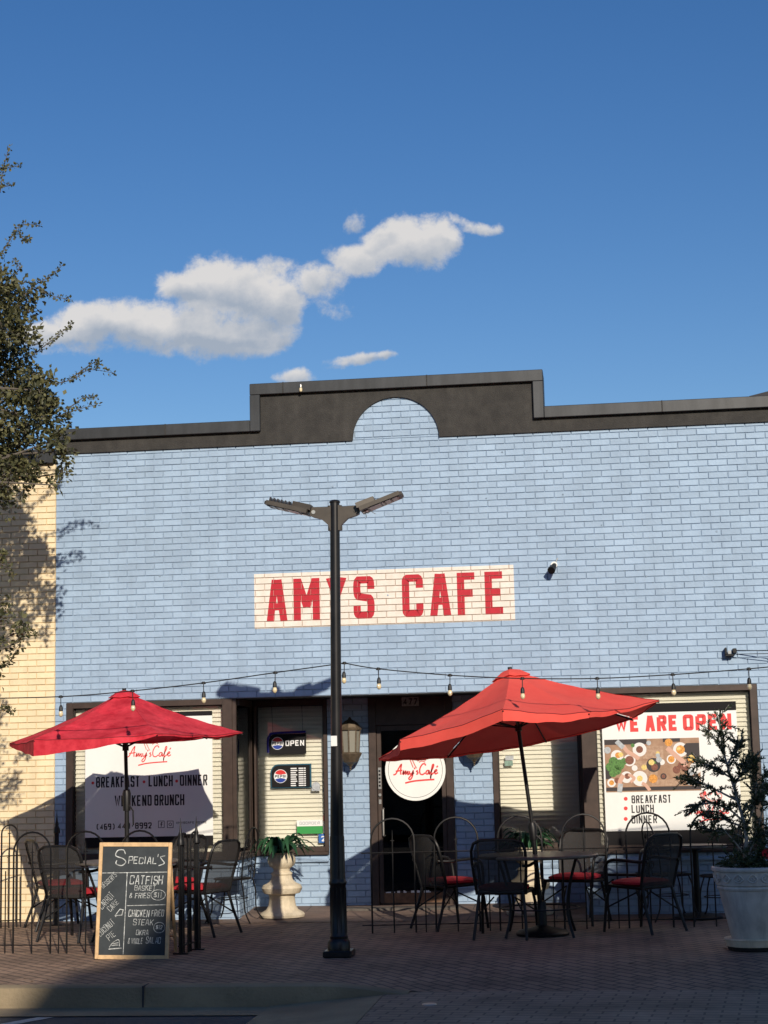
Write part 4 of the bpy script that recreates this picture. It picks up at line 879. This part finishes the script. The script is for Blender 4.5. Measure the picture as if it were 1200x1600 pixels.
# ornate bistro chairs
def bistro(px,py,rot,lab):
    p=atg(px,py); z=gz(p.y); t=thing('bistro_chair',lab,'chair',(p.x,p.y,z),R(rot),'ornate iron bistro chairs by the wall'); r=.008
    U=[(-.17,-.17,.44),(-.18,-.20,.70),(-.15,-.23,.86),(-.08,-.24,.94),(0,-.24,.96),(.08,-.24,.94),(.15,-.23,.86),(.18,-.20,.70),(.17,-.17,.44)]
    MB().tube(catmull3(U),r,7).build('back_frame','iron',t,smooth=True,local=True)
    mb=MB()
    for s in (-1,1):
        for (cx,cz,rr) in ((.07,.80,.055),(.08,.66,.06),(.05,.54,.045)):
            q=[(s*(cx+rr*math.cos(a)*(1-a/14)),-.215,cz+rr*math.sin(a)*(1-a/14)) for a in [k*.5 for k in range(17)]]; mb.tube(q,.005,5)
    mb.tube([(0,-.2,.44),(0,-.235,.95)],.005,5); mb.build('scrollwork','iron',t,smooth=True,local=True)
    mb=MB().lathe([(.19,.43),(.20,.44),(.19,.45),(.001,.455)],(0,0,0),24); mb.build('seat','iron',t,smooth=True,local=True)
    for s in (-1,1):
        MB().tube(catmull3([(s*.15,.12,.44),(s*.17,.16,.3),(s*.16,.17,.12),(s*.20,.23,0)]),r,7).build('leg','iron',t,smooth=True,local=True)
        MB().tube(catmull3([(s*.16,-.16,.44),(s*.17,-.19,.3),(s*.16,-.2,.12),(s*.2,-.27,0)]),r,7).build('leg','iron',t,smooth=True,local=True)
    q=[(.16*math.cos(k*.4),.16*math.sin(k*.4),.24) for k in range(17)]; MB().tube(q,.005,5).build('ring_brace','iron',t,local=True)
    return t
bistro(364,1440,80,'ornate wrought iron chair at the corner of the recessed entrance')
bistro(1052,1437,-70,'ornate wrought iron chair left of the small wall table'); bistro(1128,1440,75,'ornate wrought iron chair right of the small wall table, behind the planter')
# tables
def table(px,Y,r,ztop,lab,ped=False,grp='round patio tables'):
    p=at(px,1450,Y); z=gz(Y); X=p.x; t=thing('patio_table',lab,'table',(X,Y,z),group=grp)
    MB().lathe([(r-.01,ztop-.03),(r,ztop-.02),(r,ztop-.008),(r-.008,ztop)],(X,Y,z),44).build('tabletop','tabletop',t,smooth=True)
    if ped:
        MB().lathe([(.035,.05),(.03,.3),(.03,ztop-.06),(.12,ztop-.031)],(X,Y,z),16).build('pedestal','iron',t,smooth=True); MB().lathe([(.24,0),(.245,.02),(.2,.04),(.04,.06)],(X,Y,z),28).build('foot','iron',t,smooth=True)
    else:
        for k in range(4):
            a=R(45+90*k); c,s=math.cos(a),math.sin(a)
            MB().tube(catmull3([(X+c*(r-.06),Y+s*(r-.06),z+ztop-.03),(X+c*(r-.16),Y+s*(r-.16),z+.45),(X+c*(r-.19),Y+s*(r-.19),z+.22),(X+c*(r-.12),Y+s*(r-.12),z)]),.013,8).build('leg','iron',t,smooth=True)
        q=[(X+(r-.19)*math.cos(k*.3927),Y+(r-.19)*math.sin(k*.3927),z+.25) for k in range(17)]; MB().tube(q,.008,6).build('ring_brace','iron',t)
    return t
table(845,Yr,.56,.74,'round table under the coral umbrella'); table(199,Yl,.50,.74,'round table under the faded crimson umbrella, behind the chalkboard'); table(1092,-.45,.32,.72,'small pedestal table against the wall under the right window',True)
# ------------------------------------------------------------------ iron fences
def fence(lab,P0,P1,n,aw,h=1.08,spear=True,grp=None,startgap=True,posts=()):
    A=Vector((P0[0],P0[1],0)); Bv=Vector((P1[0],P1[1],0)); d=(Bv-A); Ln=d.length; d.normalize()
    base=(P0[0],P0[1],gz(P0[1])); t=thing('arched_fence',lab,'fence',base,group=grp or 'low black arched iron fences')
    def P(u,z): q=A+d*u; return (q.x,q.y,gz(q.y)+z)
    pitch=Ln/n
    for k in range(n):
        u0=k*pitch+(pitch-aw)/2; c=u0+aw/2; rr=aw/2
        pts=[P(u0,0)]+[P(u0,h*.45)]+[P(c-rr*math.cos(i*math.pi/12),h-rr*1.0+rr*math.sin(i*math.pi/12)) for i in range(13)]+[P(u0+aw,h*.45),P(u0+aw,0)]
        MB().tube(pts,.009,6).build('arch','iron',t,smooth=True)
        MB().tube([P(c,0),P(c,h-rr-.02),P(c,h-rr+.10)],[.007,.007,.002],6).build('picket','iron',t)
        MB().tube([P(c-.018,h-rr),P(c+.018,h-rr)],.005,5).build('picket_tip','iron',t)
        if k<n-1 or startgap: MB().tube([P(u0+aw+(pitch-aw)/2,0),P(u0+aw+(pitch-aw)/2,h*.68)],.006,6).build('picket','iron',t)
    for z in (.075,.70*h): MB().tube([P(0,z),P(Ln,z)],.006,6).build('rail','iron',t)
    return t
a=atg(566,1459); b=atg(1170,1446); fence('low black arched iron fence running right from the lamp post',(a.x,a.y+.02),(b.x,a.y+.30),6,.42)
a=atg(-75,1490); b=atg(262,1490); fence('low black arched iron fence along the street side of the left tables',(a.x,a.y),(b.x,b.y),4,.36)
fence('narrow run of arched iron fence close to the cream brick wall',(-4.75,-1.3),(-3.75,-.5),5,.17,1.05)
a=atg(286,1491); fence('short iron fence panel between the two gate posts',(-1.45,-3.0),(-1.36,-2.55),2,.17,1.05)
def post(px,py,lab,h=1.12,ptp=.25):
    p=atg(px,py); z=gz(p.y); X,Y=p.x,p.y; t=thing('fence_post',lab,'post',(X,Y,z),group='square iron gate posts'); w=.03
    MB().rbox((X-w/1.6,Y-w/1.6,z),(X+w/1.6,Y+w/1.6,z+h-.18),.003).build('shaft','iron',t)
    MB().lathe([(.024,0),(.036,.012),(.034,.05),(.018,.085),(.022,.10),(.012,.13),(.004,.21),(.001,.25)],(X,Y,z+h-.18),10).build('spear_finial','iron',t,smooth=True)
    MB().rbox((X-.07,Y-.03,z),(X+.07,Y+.03,z+.012),.004).build('foot','iron',t); return t
post(283,1491,'iron post with pointed finial, left one of the pair beside the chalkboard'); post(308,1484,'iron post with pointed finial, right one of the pair beside the chalkboard'); post(88,1446,'iron post with pointed finial near the edge of the blue wall')
# ------------------------------------------------------------------ chalkboard
c0=atg(205,1499); t=thing('chalkboard_sign','wooden framed chalkboard easel listing specials, standing left of the gate posts','chalkboard',(c0.x,c0.y,gz(c0.y)),tilt=(R(-5.5),R(1.2),R(3)))
bw,bh=.325,1.0
mb=MB().rbox((-bw,0,.0),(-bw+.032,.035,bh),.004); mb.rbox((bw-.032,0,0),(bw,.035,bh),.004); mb.box((-bw+.032,.002,.0),(bw-.032,.033,.035)); mb.box((-bw+.032,.002,bh-.035),(bw-.032,.033,bh)); fr=mb.build('frame','wood',t,local=True)
MB().box((-bw+.03,.010,.033),(bw-.03,.022,bh-.033)).build('slate','slate',t,local=True)
mb=MB(); y=.0092
put_strokes(mb,[ribbon([(-.29,.735),(.29,.745)],.006),ribbon([(-.075,.04),(-.068,.74)],.006),ribbon([(-.06,.455),(.285,.465)],.005)],y)
T=lambda s,x0,x1,z,h,w=.0042,sl=.1: fit_text(mb,s,x0,x1,z,h,w,y,slant=sl,jit=.03)
put_strokes(mb,[ribbon(catmull([(-.09,.90),(-.11,.935),(-.16,.93),(-.175,.885),(-.11,.86),(-.085,.83),(-.12,.80),(-.17,.815),(-.165,.845)]),.0085)],y); T('PECIAL',-.065,.19,.815,.06,.007); put_strokes(mb,[ribbon([(.205,.90),(.20,.875)],.006),ribbon(catmull([(.265,.885),(.225,.875),(.24,.85),(.26,.82),(.21,.80)]),.007)],y-.0005)
T('CATFISH',-.045,.25,.64,.075,.007); T('BASKET',.0,.19,.585,.045); T('& FRIES',-.04,.14,.52,.045); T('$11',.175,.245,.525,.05)
put_strokes(mb,[ribbon([(.215+.065*math.cos(k*.4488),.548+.045*math.sin(k*.4488)) for k in range(15)],.004)],y)
T('CHICKEN',-.045,.14,.36,.06,.006); T('FRIED',.16,.27,.365,.055); T('STEAK',.0,.18,.29,.05); T('OKRA',.03,.14,.205,.045); T('& WHOLE',-.04,.09,.13,.05); T('SALAD',.12,.25,.135,.055)
put_strokes(mb,[ribbon([(.235+.05*math.cos(k*.4488),.27+.045*math.sin(k*.4488)) for k in range(15)],.004)],y); T('$12',.205,.262,.255,.035,.004)
mb.build('chalk_writing','chalk',t,local=True)
mb=MB()
def rotT(s,x,z,h,cw,ang,w=.0032):
    st,_=text_strokes(s,0,0,h,cw,cw*.3,w,jit=.04); c,s_=math.cos(ang),math.sin(ang)
    put_strokes(mb,[[[(x+a*c-b*s_,z+a*s_+b*c) for a,b in q] for q in r_] for r_ in st],y)
rotT('DESSERTS',-.275,.60,.045,.016,R(42)); rotT('CARROT',-.275,.42,.06,.021,R(48)); rotT('CAKE',-.20,.40,.05,.022,R(48)); rotT('COCONUT',-.28,.19,.055,.019,R(42)); rotT('PIE',-.20,.155,.055,.024,R(40))
put_strokes(mb,[ribbon([(-.16,.37),(-.10,.375),(-.09,.42),(-.12,.425),(-.16,.37),(-.15,.36)],.006),ribbon([(-.205,.085),(-.09,.095)],.008),ribbon(catmull([(-.20,.10),(-.17,.14),(-.12,.165),(-.11,.11)]),.005),ribbon([(-.18,.115),(-.12,.12),(-.18,.13),(-.12,.14)],.006)],y)
mb.build('chalk_drawing','chalk',t,local=True)
mb=MB()
for s_ in (-1,1): MB().tube([(s_*(bw-.03),.05,bh-.06),(s_*(bw-.03),.50,.06)],.014,4).build('rear_leg','wood',t,local=True)
mb.tube([(-bw+.03,.40,.2),(bw-.03,.40,.2)],.010,4); mb.build('leg_brace','wood',t,local=True)
mb=MB().tube([(0,.04,bh-.03),(0,.055,bh-.06)],.02,6); mb.build('hinge','steel',t,local=True)
# ------------------------------------------------------------------ urns with ferns
def fern(t,X,Y,Z,n,spread,hgt,seed,m='fern'):
    rr=random.Random(seed); mb=MB()
    for i in range(n):
        a=rr.uniform(0,6.283); L=spread*rr.uniform(.55,1.1); H=hgt*rr.uniform(.35,1.05); w=rr.uniform(.020,.036); side=Vector((-math.sin(a),math.cos(a),0)); rows=[]
        dr=rr.uniform(.4,1.5)
        for k in range(8):
            u=k/7; x=L*u**.9; z=H*math.sin(min(1,u*1.15)*math.pi*.5)-dr*H*.9*max(0,u-.45)**1.5*2.2; ww=w*math.sin(math.pi*min(.97,.12+u*.86))*1.2
            c=Vector((X+x*math.cos(a),Y+x*math.sin(a),Z+z)); rows.append([c-side*ww+Vector((0,0,.006)),c-Vector((0,0,.004)),c+side*ww+Vector((0,0,.006))])
        mb.loft(rows,closed=False)
    return mb.build('fern_leaves',m,t,smooth=True)
def urn(px,py,lab,k=1.0,seed=1,Yf=None):
    p=atg(px,py) if Yf is None else at(px,py,Yf); X,Y=p.x,p.y; z=gz(Y)+.002
    t=thing('stone_urn',lab,'planter',(X,Y,z),group='cream stone urns flanking the door'); pr=[(.235,0),(.24,.025),(.225,.045),(.17,.075),(.145,.12),(.135,.20),(.145,.235),(.19,.245),(.205,.27),(.215,.30),(.20,.33),(.165,.345),(.14,.36),(.115,.39),(.105,.43),(.115,.445),(.11,.455),(.085,.475),(.09,.50),(.13,.53),(.15,.57),(.148,.61),(.13,.65),(.14,.665),(.13,.67),(.11,.655)]
    MB().lathe([(a*k,b*k) for a,b in pr],(X,Y,z),36).build('urn_body','urn',t,smooth=True)
    MB().disc  # noqa
    mb=MB().lathe([(.115*k,.64*k),(.001,.66*k)],(X,Y,z),18); mb.build('soil','soil',t)
    f=thing('fern',lab.replace('cream stone urn','leafy green fern in the urn'),'plant',(X,Y,z+.65*k),group='ferns in the stone urns'); fern(f,X,Y,z+.64*k,48,.35*k,.25*k,seed); return t
u1=urn(441,1421,'cream stone urn left of the lamp post',1.0,5); u2=urn(828,1421,'cream stone urn behind the coral umbrella table',1.02,9)
# ------------------------------------------------------------------ white planter with juniper
PX0,PY0=3.50,-3.0; pz=gz(PY0); k=1
p=at(1177,1480,PY0); PX0=p.x
t=thing('large_planter','large white pot with embossed band on a saucer at the right edge','planter',(PX0,PY0,pz))
MB().lathe([(.17,.085),(.175,.09),(.265,.50),(.275,.505),(.28,.52),(.272,.535),(.285,.545),(.30,.655),(.315,.66),(.322,.675),(.318,.69),(.295,.695),(.285,.66),(.27,.62)],(PX0,PY0,pz),56,True,False).build('pot','pot',t,smooth=True)
mb=MB()
for k in range(16):
    a=2*math.pi*k/16; c,s=math.cos(a),math.sin(a); r=.297
    def Q(du,z,dr=0): 
        aa=a+du/r; return (PX0+(r+dr)*math.cos(aa),PY0+(r+dr)*math.sin(aa),pz+z)
    mb.tube([Q(-.042,.60),Q(-.02,.625,.004),Q(0,.64,.006),Q(.02,.625,.004),Q(.042,.60),Q(.02,.578,-.002),Q(0,.57,-.004),Q(-.02,.578,-.002),Q(-.042,.60)],.006,6); mb.tube([Q(-.012,.60),Q(0,.612,.004),Q(.012,.60),Q(0,.59),Q(-.012,.60)],.006,6)
mb.build('embossed_band','pot',t,smooth=True)
MB().lathe([(.20,.03),(.225,.035),(.235,.085),(.242,.09),(.238,.10),(.20,.10)],(PX0,PY0,pz),44,True,True).build('saucer','urn',t,smooth=True)
mb=MB().lathe([(.20,.0),(.21,.005),(.215,.03),(.19,.0305)],(PX0,PY0,pz),32); mb.build('caddy','rubber',t)
MB().lathe([(.285,.655),(.001,.67)],(PX0,PY0,pz),24,False,True).build('soil','soil',t)
t=thing('juniper_shrub','sparse dark evergreen shrub with pale bare stems growing in the white pot','shrub',(PX0,PY0,pz+.65)); rr=random.Random(11)
wood=MB(); nd=MB()
def J(px,py,dy=0): return Vector(at(px,py,PY0+dy))
def spray(p,d,L,dens=1):
    d=d.normalized(); n=int(L/.0055*dens)
    for i in range(n):
        u=i/n; q=p+d*(L*u)+Vector((0,0,-.15*L*u*u)); side=Vector((rr.gauss(0,1),rr.gauss(0,1),rr.gauss(0,.6))).normalized()
        v=(d*.9+side*.9).normalized()*rr.uniform(.022,.052)*(1-.4*u); w=v.cross(Vector((rr.gauss(0,1),rr.gauss(0,1),rr.gauss(0,1)))).normalized()*.0042
        nd.add([q-w,q+v*.5-w*1.2,q+v,q+v*.5+w*1.2,q+w],[(0,1,2,3,4)])
def limb3(pts,r0,r1,m=wood,sp=0,sl=.12):
    q=catmull3([tuple(x) for x in pts],5); n=len(q); m.tube(q,[r0+(r1-r0)*i/(n-1) for i in range(n)],7)
    if sp:
        for i in range(sp):
            j=rr.randint(int(n*.25),n-1); a=Vector(q[j]); dd=(Vector(q[min(n-1,j+1)])-Vector(q[max(0,j-1)])).normalized()
            d=dd+Vector((rr.gauss(0,.9),rr.gauss(0,.9),rr.gauss(.1,.6))); L=sl*rr.uniform(.5,1.3); wood.tube([a,a+d.normalized()*L*.8],.0025,4,False); spray(a,d,L)
main=[J(1167,1366),J(1164,1335),J(1166,1305),J(1158,1270),J(1145,1225),J(1132,1180),J(1126,1145),J(1123,1122)]
limb3(main,.020,.004,sp=60,sl=.15)
for pts,n in (([J(1166,1340),J(1150,1318,-.05),J(1125,1290,-.1)],6),([J(1164,1345),J(1180,1310,.05),J(1192,1260,.1),J(1196,1215,.1)],44),([J(1163,1300),J(1178,1260,-.1),J(1182,1215,-.15),J(1175,1190,-.2)],40),
    ([J(1158,1280),J(1135,1262,-.1),J(1105,1255,-.2),J(1085,1262,-.2)],34),([J(1150,1250),J(1120,1235,.1),J(1092,1222,.15),J(1072,1216,.2)],34),([J(1142,1215),J(1115,1200),J(1090,1188,.1)],26),([J(1136,1195),J(1150,1170,.05),J(1160,1150,.1)],20),
    ([J(1165,1310),J(1140,1300,.2),J(1110,1297,.3),J(1092,1290,.3)],26),([J(1165,1320),J(1195,1300,.1),J(1225,1280,.1)],30),([J(1160,1270),J(1190,1240,.2),J(1215,1215,.2)],30),([J(1130,1170),J(1112,1150,.05),J(1104,1140,.05)],12),([J(1146,1230),J(1160,1205,-.1),J(1168,1190,-.1)],24),([J(1166,1345),J(1205,1330,.0),J(1240,1310,0)],30),([J(1155,1290),J(1130,1280,.1),J(1108,1275,.15)],22)):
    limb3(pts,.010,.003,sp=int(n*1.35),sl=.13)
for i in range(150):  # low dark undergrowth above the pot rim
    p=J(1176+rr.uniform(-40,50),1355-rr.uniform(0,60)*rr.random(),rr.uniform(-.15,.25)); spray(p,Vector((rr.gauss(0,1),rr.gauss(0,1),rr.uniform(-.2,1))),.13)
wood.build('trunk','palebark',t,smooth=True); nd.build('foliage','juniper',t)
mb=MB(); c=J(1199,1334,-.1)
for i in range(14):
    d=Vector((rr.gauss(0,1),rr.gauss(0,.6),rr.gauss(0,1))).normalized()*.05; w=d.cross(Vector((0,1,0))).normalized()*.014; mb.add([c,c+d*.6+w,c+d,c+d*.6-w],[(0,1,2,3)])
t=tag(mb.build('red_flower','flower'),'dark red artificial flower tucked in the planter at the right frame edge','flower')
# ------------------------------------------------------------------ street tree at the left
t=thing('street_tree','leafy street tree overhanging the left side of the frame','tree',(-5.9,-3.0,gz(-3))); rr=random.Random(21); wd=MB(); lf=MB()
def TJ(px,py,Y): return Vector(at(px,py,Y))
trunk=[Vector((-5.9,-3.0,-.05)),Vector((-5.85,-3.0,1.2)),Vector((-5.7,-2.95,2.4)),Vector((-5.6,-2.9,3.6)),Vector((-5.5,-2.9,4.9)),Vector((-5.4,-2.85,6.2))]
q=catmull3([tuple(x) for x in trunk],6); wd.tube(q,[.16-.12*i/(len(q)-1) for i in range(len(q))],12)
def leaf(c,d,s):
    d=d.normalized(); w=d.cross(Vector((rr.gauss(0,1),rr.gauss(0,1),rr.gauss(0,1)))); w=w.normalized()*s*.36 if w.length>1e-6 else Vector((s*.3,0,0)); f=d.cross(w).normalized()*s*.12
    lf.add([c,c+d*s*.45+w+f,c+d*s,c+d*s*.45-w+f],[(0,1,2),(0,2,3)])
def cluster(c,r,n):
    wd.tube([c,c+Vector((rr.gauss(0,r*.6),rr.gauss(0,r*.6),rr.gauss(0,r*.6)))],.003,4,False)
    for _ in range(n):
        o=Vector((rr.gauss(0,1),rr.gauss(0,1),rr.gauss(0,1)))*r*.5; leaf(c+o,o+Vector((rr.gauss(0,.05),rr.gauss(0,.05),rr.gauss(0,.05))),rr.uniform(.036,.068))
blobs=[(18,455,30),(38,478,36),(20,520,42),(12,565,45),(28,600,45),(62,610,30),(45,650,50),(82,650,20),(30,700,50),(80,690,28),(15,745,40),(48,735,26),(98,705,12),(102,738,8),(90,758,8),(66,632,26),(8,610,40),(5,660,40),(8,500,45),(-5,780,25),
 (-20,430,45),(-50,500,70),(-60,580,80),(-50,660,80),(-60,740,80),(-130,540,90),(-140,640,90),(-150,740,90),(-220,600,110),(-230,700,110),(-120,440,80),(-200,500,100),
 (3,868,10),(-15,900,16),(6,940,14),(-12,970,20),(22,975,18),(30,1003,12),(10,1010,14),(-10,1050,18),(36,985,8)]
for (px,py,r) in blobs:
    lowr=py>850; Yc=-2.5+rr.uniform(-.35,.35) if not lowr else -2.9+rr.uniform(-.2,.2); c=TJ(px,py,Yc); R_=r/170.
    h=max(1.6,min(5.6,c.z-.5)); st=Vector((-5.6,-2.9,h)); m1_=st.lerp(c,.35)+Vector((0,rr.gauss(0,.12),.12+rr.gauss(0,.1))); m2_=st.lerp(c,.68)+Vector((rr.gauss(0,.06),rr.gauss(0,.12),rr.gauss(.02,.12))); wd.tube(catmull3([tuple(st),tuple(m1_),tuple(m2_),tuple(c)],5),[.034-.029*i/15 for i in range(16)],6)
    vis=px+r>-40; ncl=int((17 if vis else 7)*(r/45.)**1.7)+2
    for _ in range(ncl):
        u=Vector((rr.gauss(0,1),rr.gauss(0,1.0),rr.gauss(0,1))); u=u.normalized()*R_*(rr.random()**.5); cc=c+u
        wd.tube([c.lerp(cc,.1),cc],.004,4,False) if rr.random()<.4 else None
        cluster(cc,.085 if not lowr else .06,(24 if vis else 16) if not lowr else 9)
tw=[[(0,300),(6,262),(14,230)],[(0,262),(14,262),(32,258)],[(0,292),(18,290)],[(0,400),(14,378),(32,352),(62,352)],[(28,360),(38,376),(44,372)],[(30,470),(55,445),(78,432),(98,414)],[(60,450),(80,462),(112,468)],[(45,560),(75,536),(95,520),(112,505)],[(85,600),(115,592),(140,578),(178,583)],[(110,592),(148,566),(155,572)],[(92,650),(120,640),(152,632)],[(105,640),(130,622),(150,622)],[(10,440),(30,420),(20,405)],[(0,880),(15,890),(18,902)],[(30,1000),(45,985),(58,992)],[(0,1110),(12,1108),(20,1112)],[(0,1040),(14,1035),(22,1020)]]
for k_ in tw:
    Yt=-2.5+rr.uniform(-.1,.1); P=[TJ(a,b,Yt) for a,b in k_]; q=catmull3([tuple(x) for x in P],8); wd.tube(q,[.006-.004*i/(len(q)-1) for i in range(len(q))],5)
    for i,x in enumerate(q):
        for _ in range(4 if i>3 else 3):
            d=Vector((rr.gauss(0,1),rr.gauss(0,1),rr.gauss(0,1))); leaf(Vector(x)+d*.008,d,rr.uniform(.022,.042))
wd.build('trunk','bark',t,smooth=True); lf.build('crown','oak',t)
# ------------------------------------------------------------------ buildings across the street (behind the viewer), the tall one's roofline is shaped to shade the pavement
SD=Vector((-.364,1,-.470))   # direction the sunlight travels
def back(X,z,Y): k=-Y; return (X+.364*k,z+.470*k)
YB=-31.
sk=[(-4.8,-3.2),(-3.62,-2.75),(-3.52,-1.86),(-2.95,-1.80),(-2.85,-1.42),(-2.45,-1.30),(-2.38,-.62),(-2.0,-.58),(-1.95,-.22),(-1.2,-.18),(-1.15,-.02),(1.35,.02),(1.40,.12),(2.45,.16),(2.5,.80),(3.1,.86),(9,.95)]  # wanted shade edge on the wall plane, projected back to shape the unseen roofline
pts=[back(x,z,YB) for x,z in sk]; bx0=pts[0][0]; bx1=pts[-1][0]+6
bt=thing('shade_building','tan brick building across the street, out of view, its stepped roofline shaped to cast the shade','building',((bx0+bx1)/2,YB-5,0))
prof=[(bx0,-.3),(bx1,-.3),(bx1,pts[-1][1])]+pts[::-1]
MB().extr(prof,YB-9,YB).build('wall','tan',bt)
mb=MB()
for fz in (1.0,4.2,7.4):
    for i in range(9):
        x=bx0+1.2+i*2.0
        if x+1.1<bx1: mb.rbox((x,YB+.0,fz),(x+1.1,YB+.05,fz+1.8),.01)
mb.build('window','darkframe',bt)
t2=thing('shop_row','low row of shops across the street','building',(-14,YB-4,0)); MB().box((-40,YB-9,-.3),(bx0-.5,YB+.5,4.6)).build('wall','tan',t2); MB().rbox((-40.1,YB-9,4.6),(bx0-.45,YB+.8,5.0),.03).build('roof','cap',t2)
# ------------------------------------------------------------------ sun, sky, clouds
el=math.atan2(.470,math.hypot(.364,1)); rot=math.atan2(.364,-1.0)   # sun stands to the right behind the viewer
ld=bpy.data.lights.new('sun','SUN'); ld.energy=4.6; ld.angle=R(.53); ld.color=(1,.90,.76); lo=bpy.data.objects.new('sun',ld); COL.objects.link(lo); lo.rotation_euler=SD.to_track_quat('-Z','Y').to_euler()
w=bpy.data.worlds.new('World'); scn.world=w; w.use_nodes=True; nt=w.node_tree; N=nt.nodes; L=nt.links; bg=N['Background']
sky=N.new('ShaderNodeTexSky'); sky.sky_type='NISHITA'; sky.sun_disc=False; sky.sun_elevation=el; sky.sun_rotation=rot; sky.air_density=1.0; sky.dust_density=.35; sky.ozone_density=1.6; sky.altitude=100
bg.inputs['Strength'].default_value=.085
def mth(op,a,b=None,c=None):
    n=N.new('ShaderNodeMath'); n.operation=op
    for i,x in enumerate((a,b,c)):
        if x is None: continue
        if isinstance(x,(int,float)): n.inputs[i].default_value=x
        else: L.new(x,n.inputs[i])
    return n.outputs[0]
tc=N.new('ShaderNodeTexCoord'); sp=N.new('ShaderNodeSeparateXYZ'); L.new(tc.outputs['Generated'],sp.inputs[0])
yc=mth('MAXIMUM',sp.outputs[1],.05); gx=mth('DIVIDE',sp.outputs[0],yc); gz_=mth('DIVIDE',sp.outputs[2],yc)
cb=N.new('ShaderNodeCombineXYZ'); L.new(gx,cb.inputs[0]); L.new(gz_,cb.inputs[1])
def noise(sc,det,off=0,rough=.55):
    n=N.new('ShaderNodeTexNoise'); n.inputs['Scale'].default_value=sc; n.inputs['Detail'].default_value=det; n.inputs['Roughness'].default_value=rough
    m_=N.new('ShaderNodeVectorMath'); m_.operation='ADD'; m_.inputs[1].default_value=(off,off*.7,0); L.new(cb.outputs[0],m_.inputs[0]); L.new(m_.outputs[0],n.inputs['Vector']); return n
nw=noise(14,6,3); sw_=N.new('ShaderNodeSeparateColor'); L.new(nw.outputs['Color'],sw_.inputs[0])
gxw=mth('ADD',gx,mth('MULTIPLY',mth('SUBTRACT',sw_.outputs[0],.5),.046)); gzw=mth('ADD',gz_,mth('MULTIPLY',mth('SUBTRACT',sw_.outputs[1],.5),.040))
def dirp(px,py): d=ray(px,py); return d.x/d.y,d.z/d.y
# px,py,rx,ry, tilt weight
CL=[(70,528,62,22,1),(140,512,75,32,1),(215,502,85,40,1),(300,508,95,36,1),(380,510,80,32,1),(335,445,78,46,1.05),(400,450,65,44,1),(285,440,48,26,.9),(440,465,45,32,1),(500,440,48,26,.9),(560,405,52,30,.95),(625,380,62,34,1),(670,385,45,34,.95),(590,372,32,18,.7),(557,343,20,16,.62),(745,357,42,12,.6),(785,355,18,9,.5),(462,582,40,15,.85),(560,552,44,11,.66),(600,548,20,9,.55),(535,562,20,7,.4),(120,545,90,14,.32),(330,540,70,12,.3),(720,350,30,9,.42),(700,385,16,14,.45),(520,470,22,12,.3)]
acc=None; sh=None
for (px,py,rx,ry,wt) in CL:
    cx,cz=dirp(px,py); ex=1.13*abs(dirp(px+rx,py)[0]-cx); ez=1.18*abs(dirp(px,py-ry)[1]-cz)
    u=mth('DIVIDE',mth('SUBTRACT',gxw,cx),ex); v=mth('DIVIDE',mth('SUBTRACT',gzw,cz),ez)
    f=mth('MULTIPLY',mth('SUBTRACT',1,mth('ADD',mth('MULTIPLY',u,u),mth('MULTIPLY',v,v))),wt)
    g=mth('MULTIPLY',mth('MAXIMUM',mth('ADD',f,.25),0),v)
    if acc is None: acc=f; sh=g
    else: acc=mth('SMOOTH_MAX',acc,f,.18); sh=mth('ADD',sh,g)
nd1=noise(42,10,1,.68); nd2=noise(9,4,5)
dens=mth('ADD',acc,mth('MULTIPLY',mth('SUBTRACT',nd1.outputs['Fac'],.5),2.3))
mr=N.new('ShaderNodeMapRange'); mr.interpolation_type='SMOOTHSTEP'; mr.inputs['From Min'].default_value=-.08; mr.inputs['From Max'].default_value=.72; L.new(dens,mr.inputs['Value'])
frontm=N.new('ShaderNodeMapRange'); frontm.inputs['From Min'].default_value=.1; frontm.inputs['From Max'].default_value=.3; L.new(sp.outputs[1],frontm.inputs['Value'])
alpha=mth('MULTIPLY',mth('MULTIPLY',mr.outputs[0],frontm.outputs[0]),.93)
cr=N.new('ShaderNodeMapRange'); cr.inputs['From Min'].default_value=-.8; cr.inputs['From Max'].default_value=.55; L.new(mth('ADD',mth('MULTIPLY',sh,1.15),mth('MULTIPLY',mth('SUBTRACT',noise(22,7,9,.6).outputs['Fac'],.5),3.4)),cr.inputs['Value'])
cc=N.new('ShaderNodeMix'); cc.data_type='RGBA'; L.new(cr.outputs[0],cc.inputs[0]); cc.inputs[6].default_value=(4.4,5.0,5.9,1); cc.inputs[7].default_value=(8.8,8.5,8.2,1)
mx=N.new('ShaderNodeMix'); mx.data_type='RGBA'; L.new(alpha,mx.inputs[0]); hs=N.new('ShaderNodeHueSaturation'); hs.inputs['Saturation'].default_value=1.36; hs.inputs['Value'].default_value=1.13; hs.inputs['Hue'].default_value=.511; L.new(sky.outputs[0],hs.inputs['Color']); L.new(hs.outputs[0],mx.inputs[6]); L.new(cc.outputs[2],mx.inputs[7]); L.new(mx.outputs[2],bg.inputs['Color'])
# ------------------------------------------------------------------ camera and view
cd=bpy.data.cameras.new('camera'); co=bpy.data.objects.new('camera',cd); COL.objects.link(co); cd.sensor_fit='VERTICAL'; cd.sensor_height=24; cd.lens=CF/1600*24; cd.clip_end=2000
co.matrix_world=Matrix(((rt.x,up.x,-fw.x,CAM.x),(rt.y,up.y,-fw.y,CAM.y),(rt.z,up.z,-fw.z,CAM.z),(0,0,0,1))); scn.camera=co
scn.view_settings.view_transform='Standard'; scn.view_settings.look='None'; scn.view_settings.gamma=1; scn.view_settings.exposure=0
scn.render.resolution_x=768; scn.render.resolution_y=1024; scn.cycles.max_bounces=8; scn.cycles.transparent_max_bounces=16
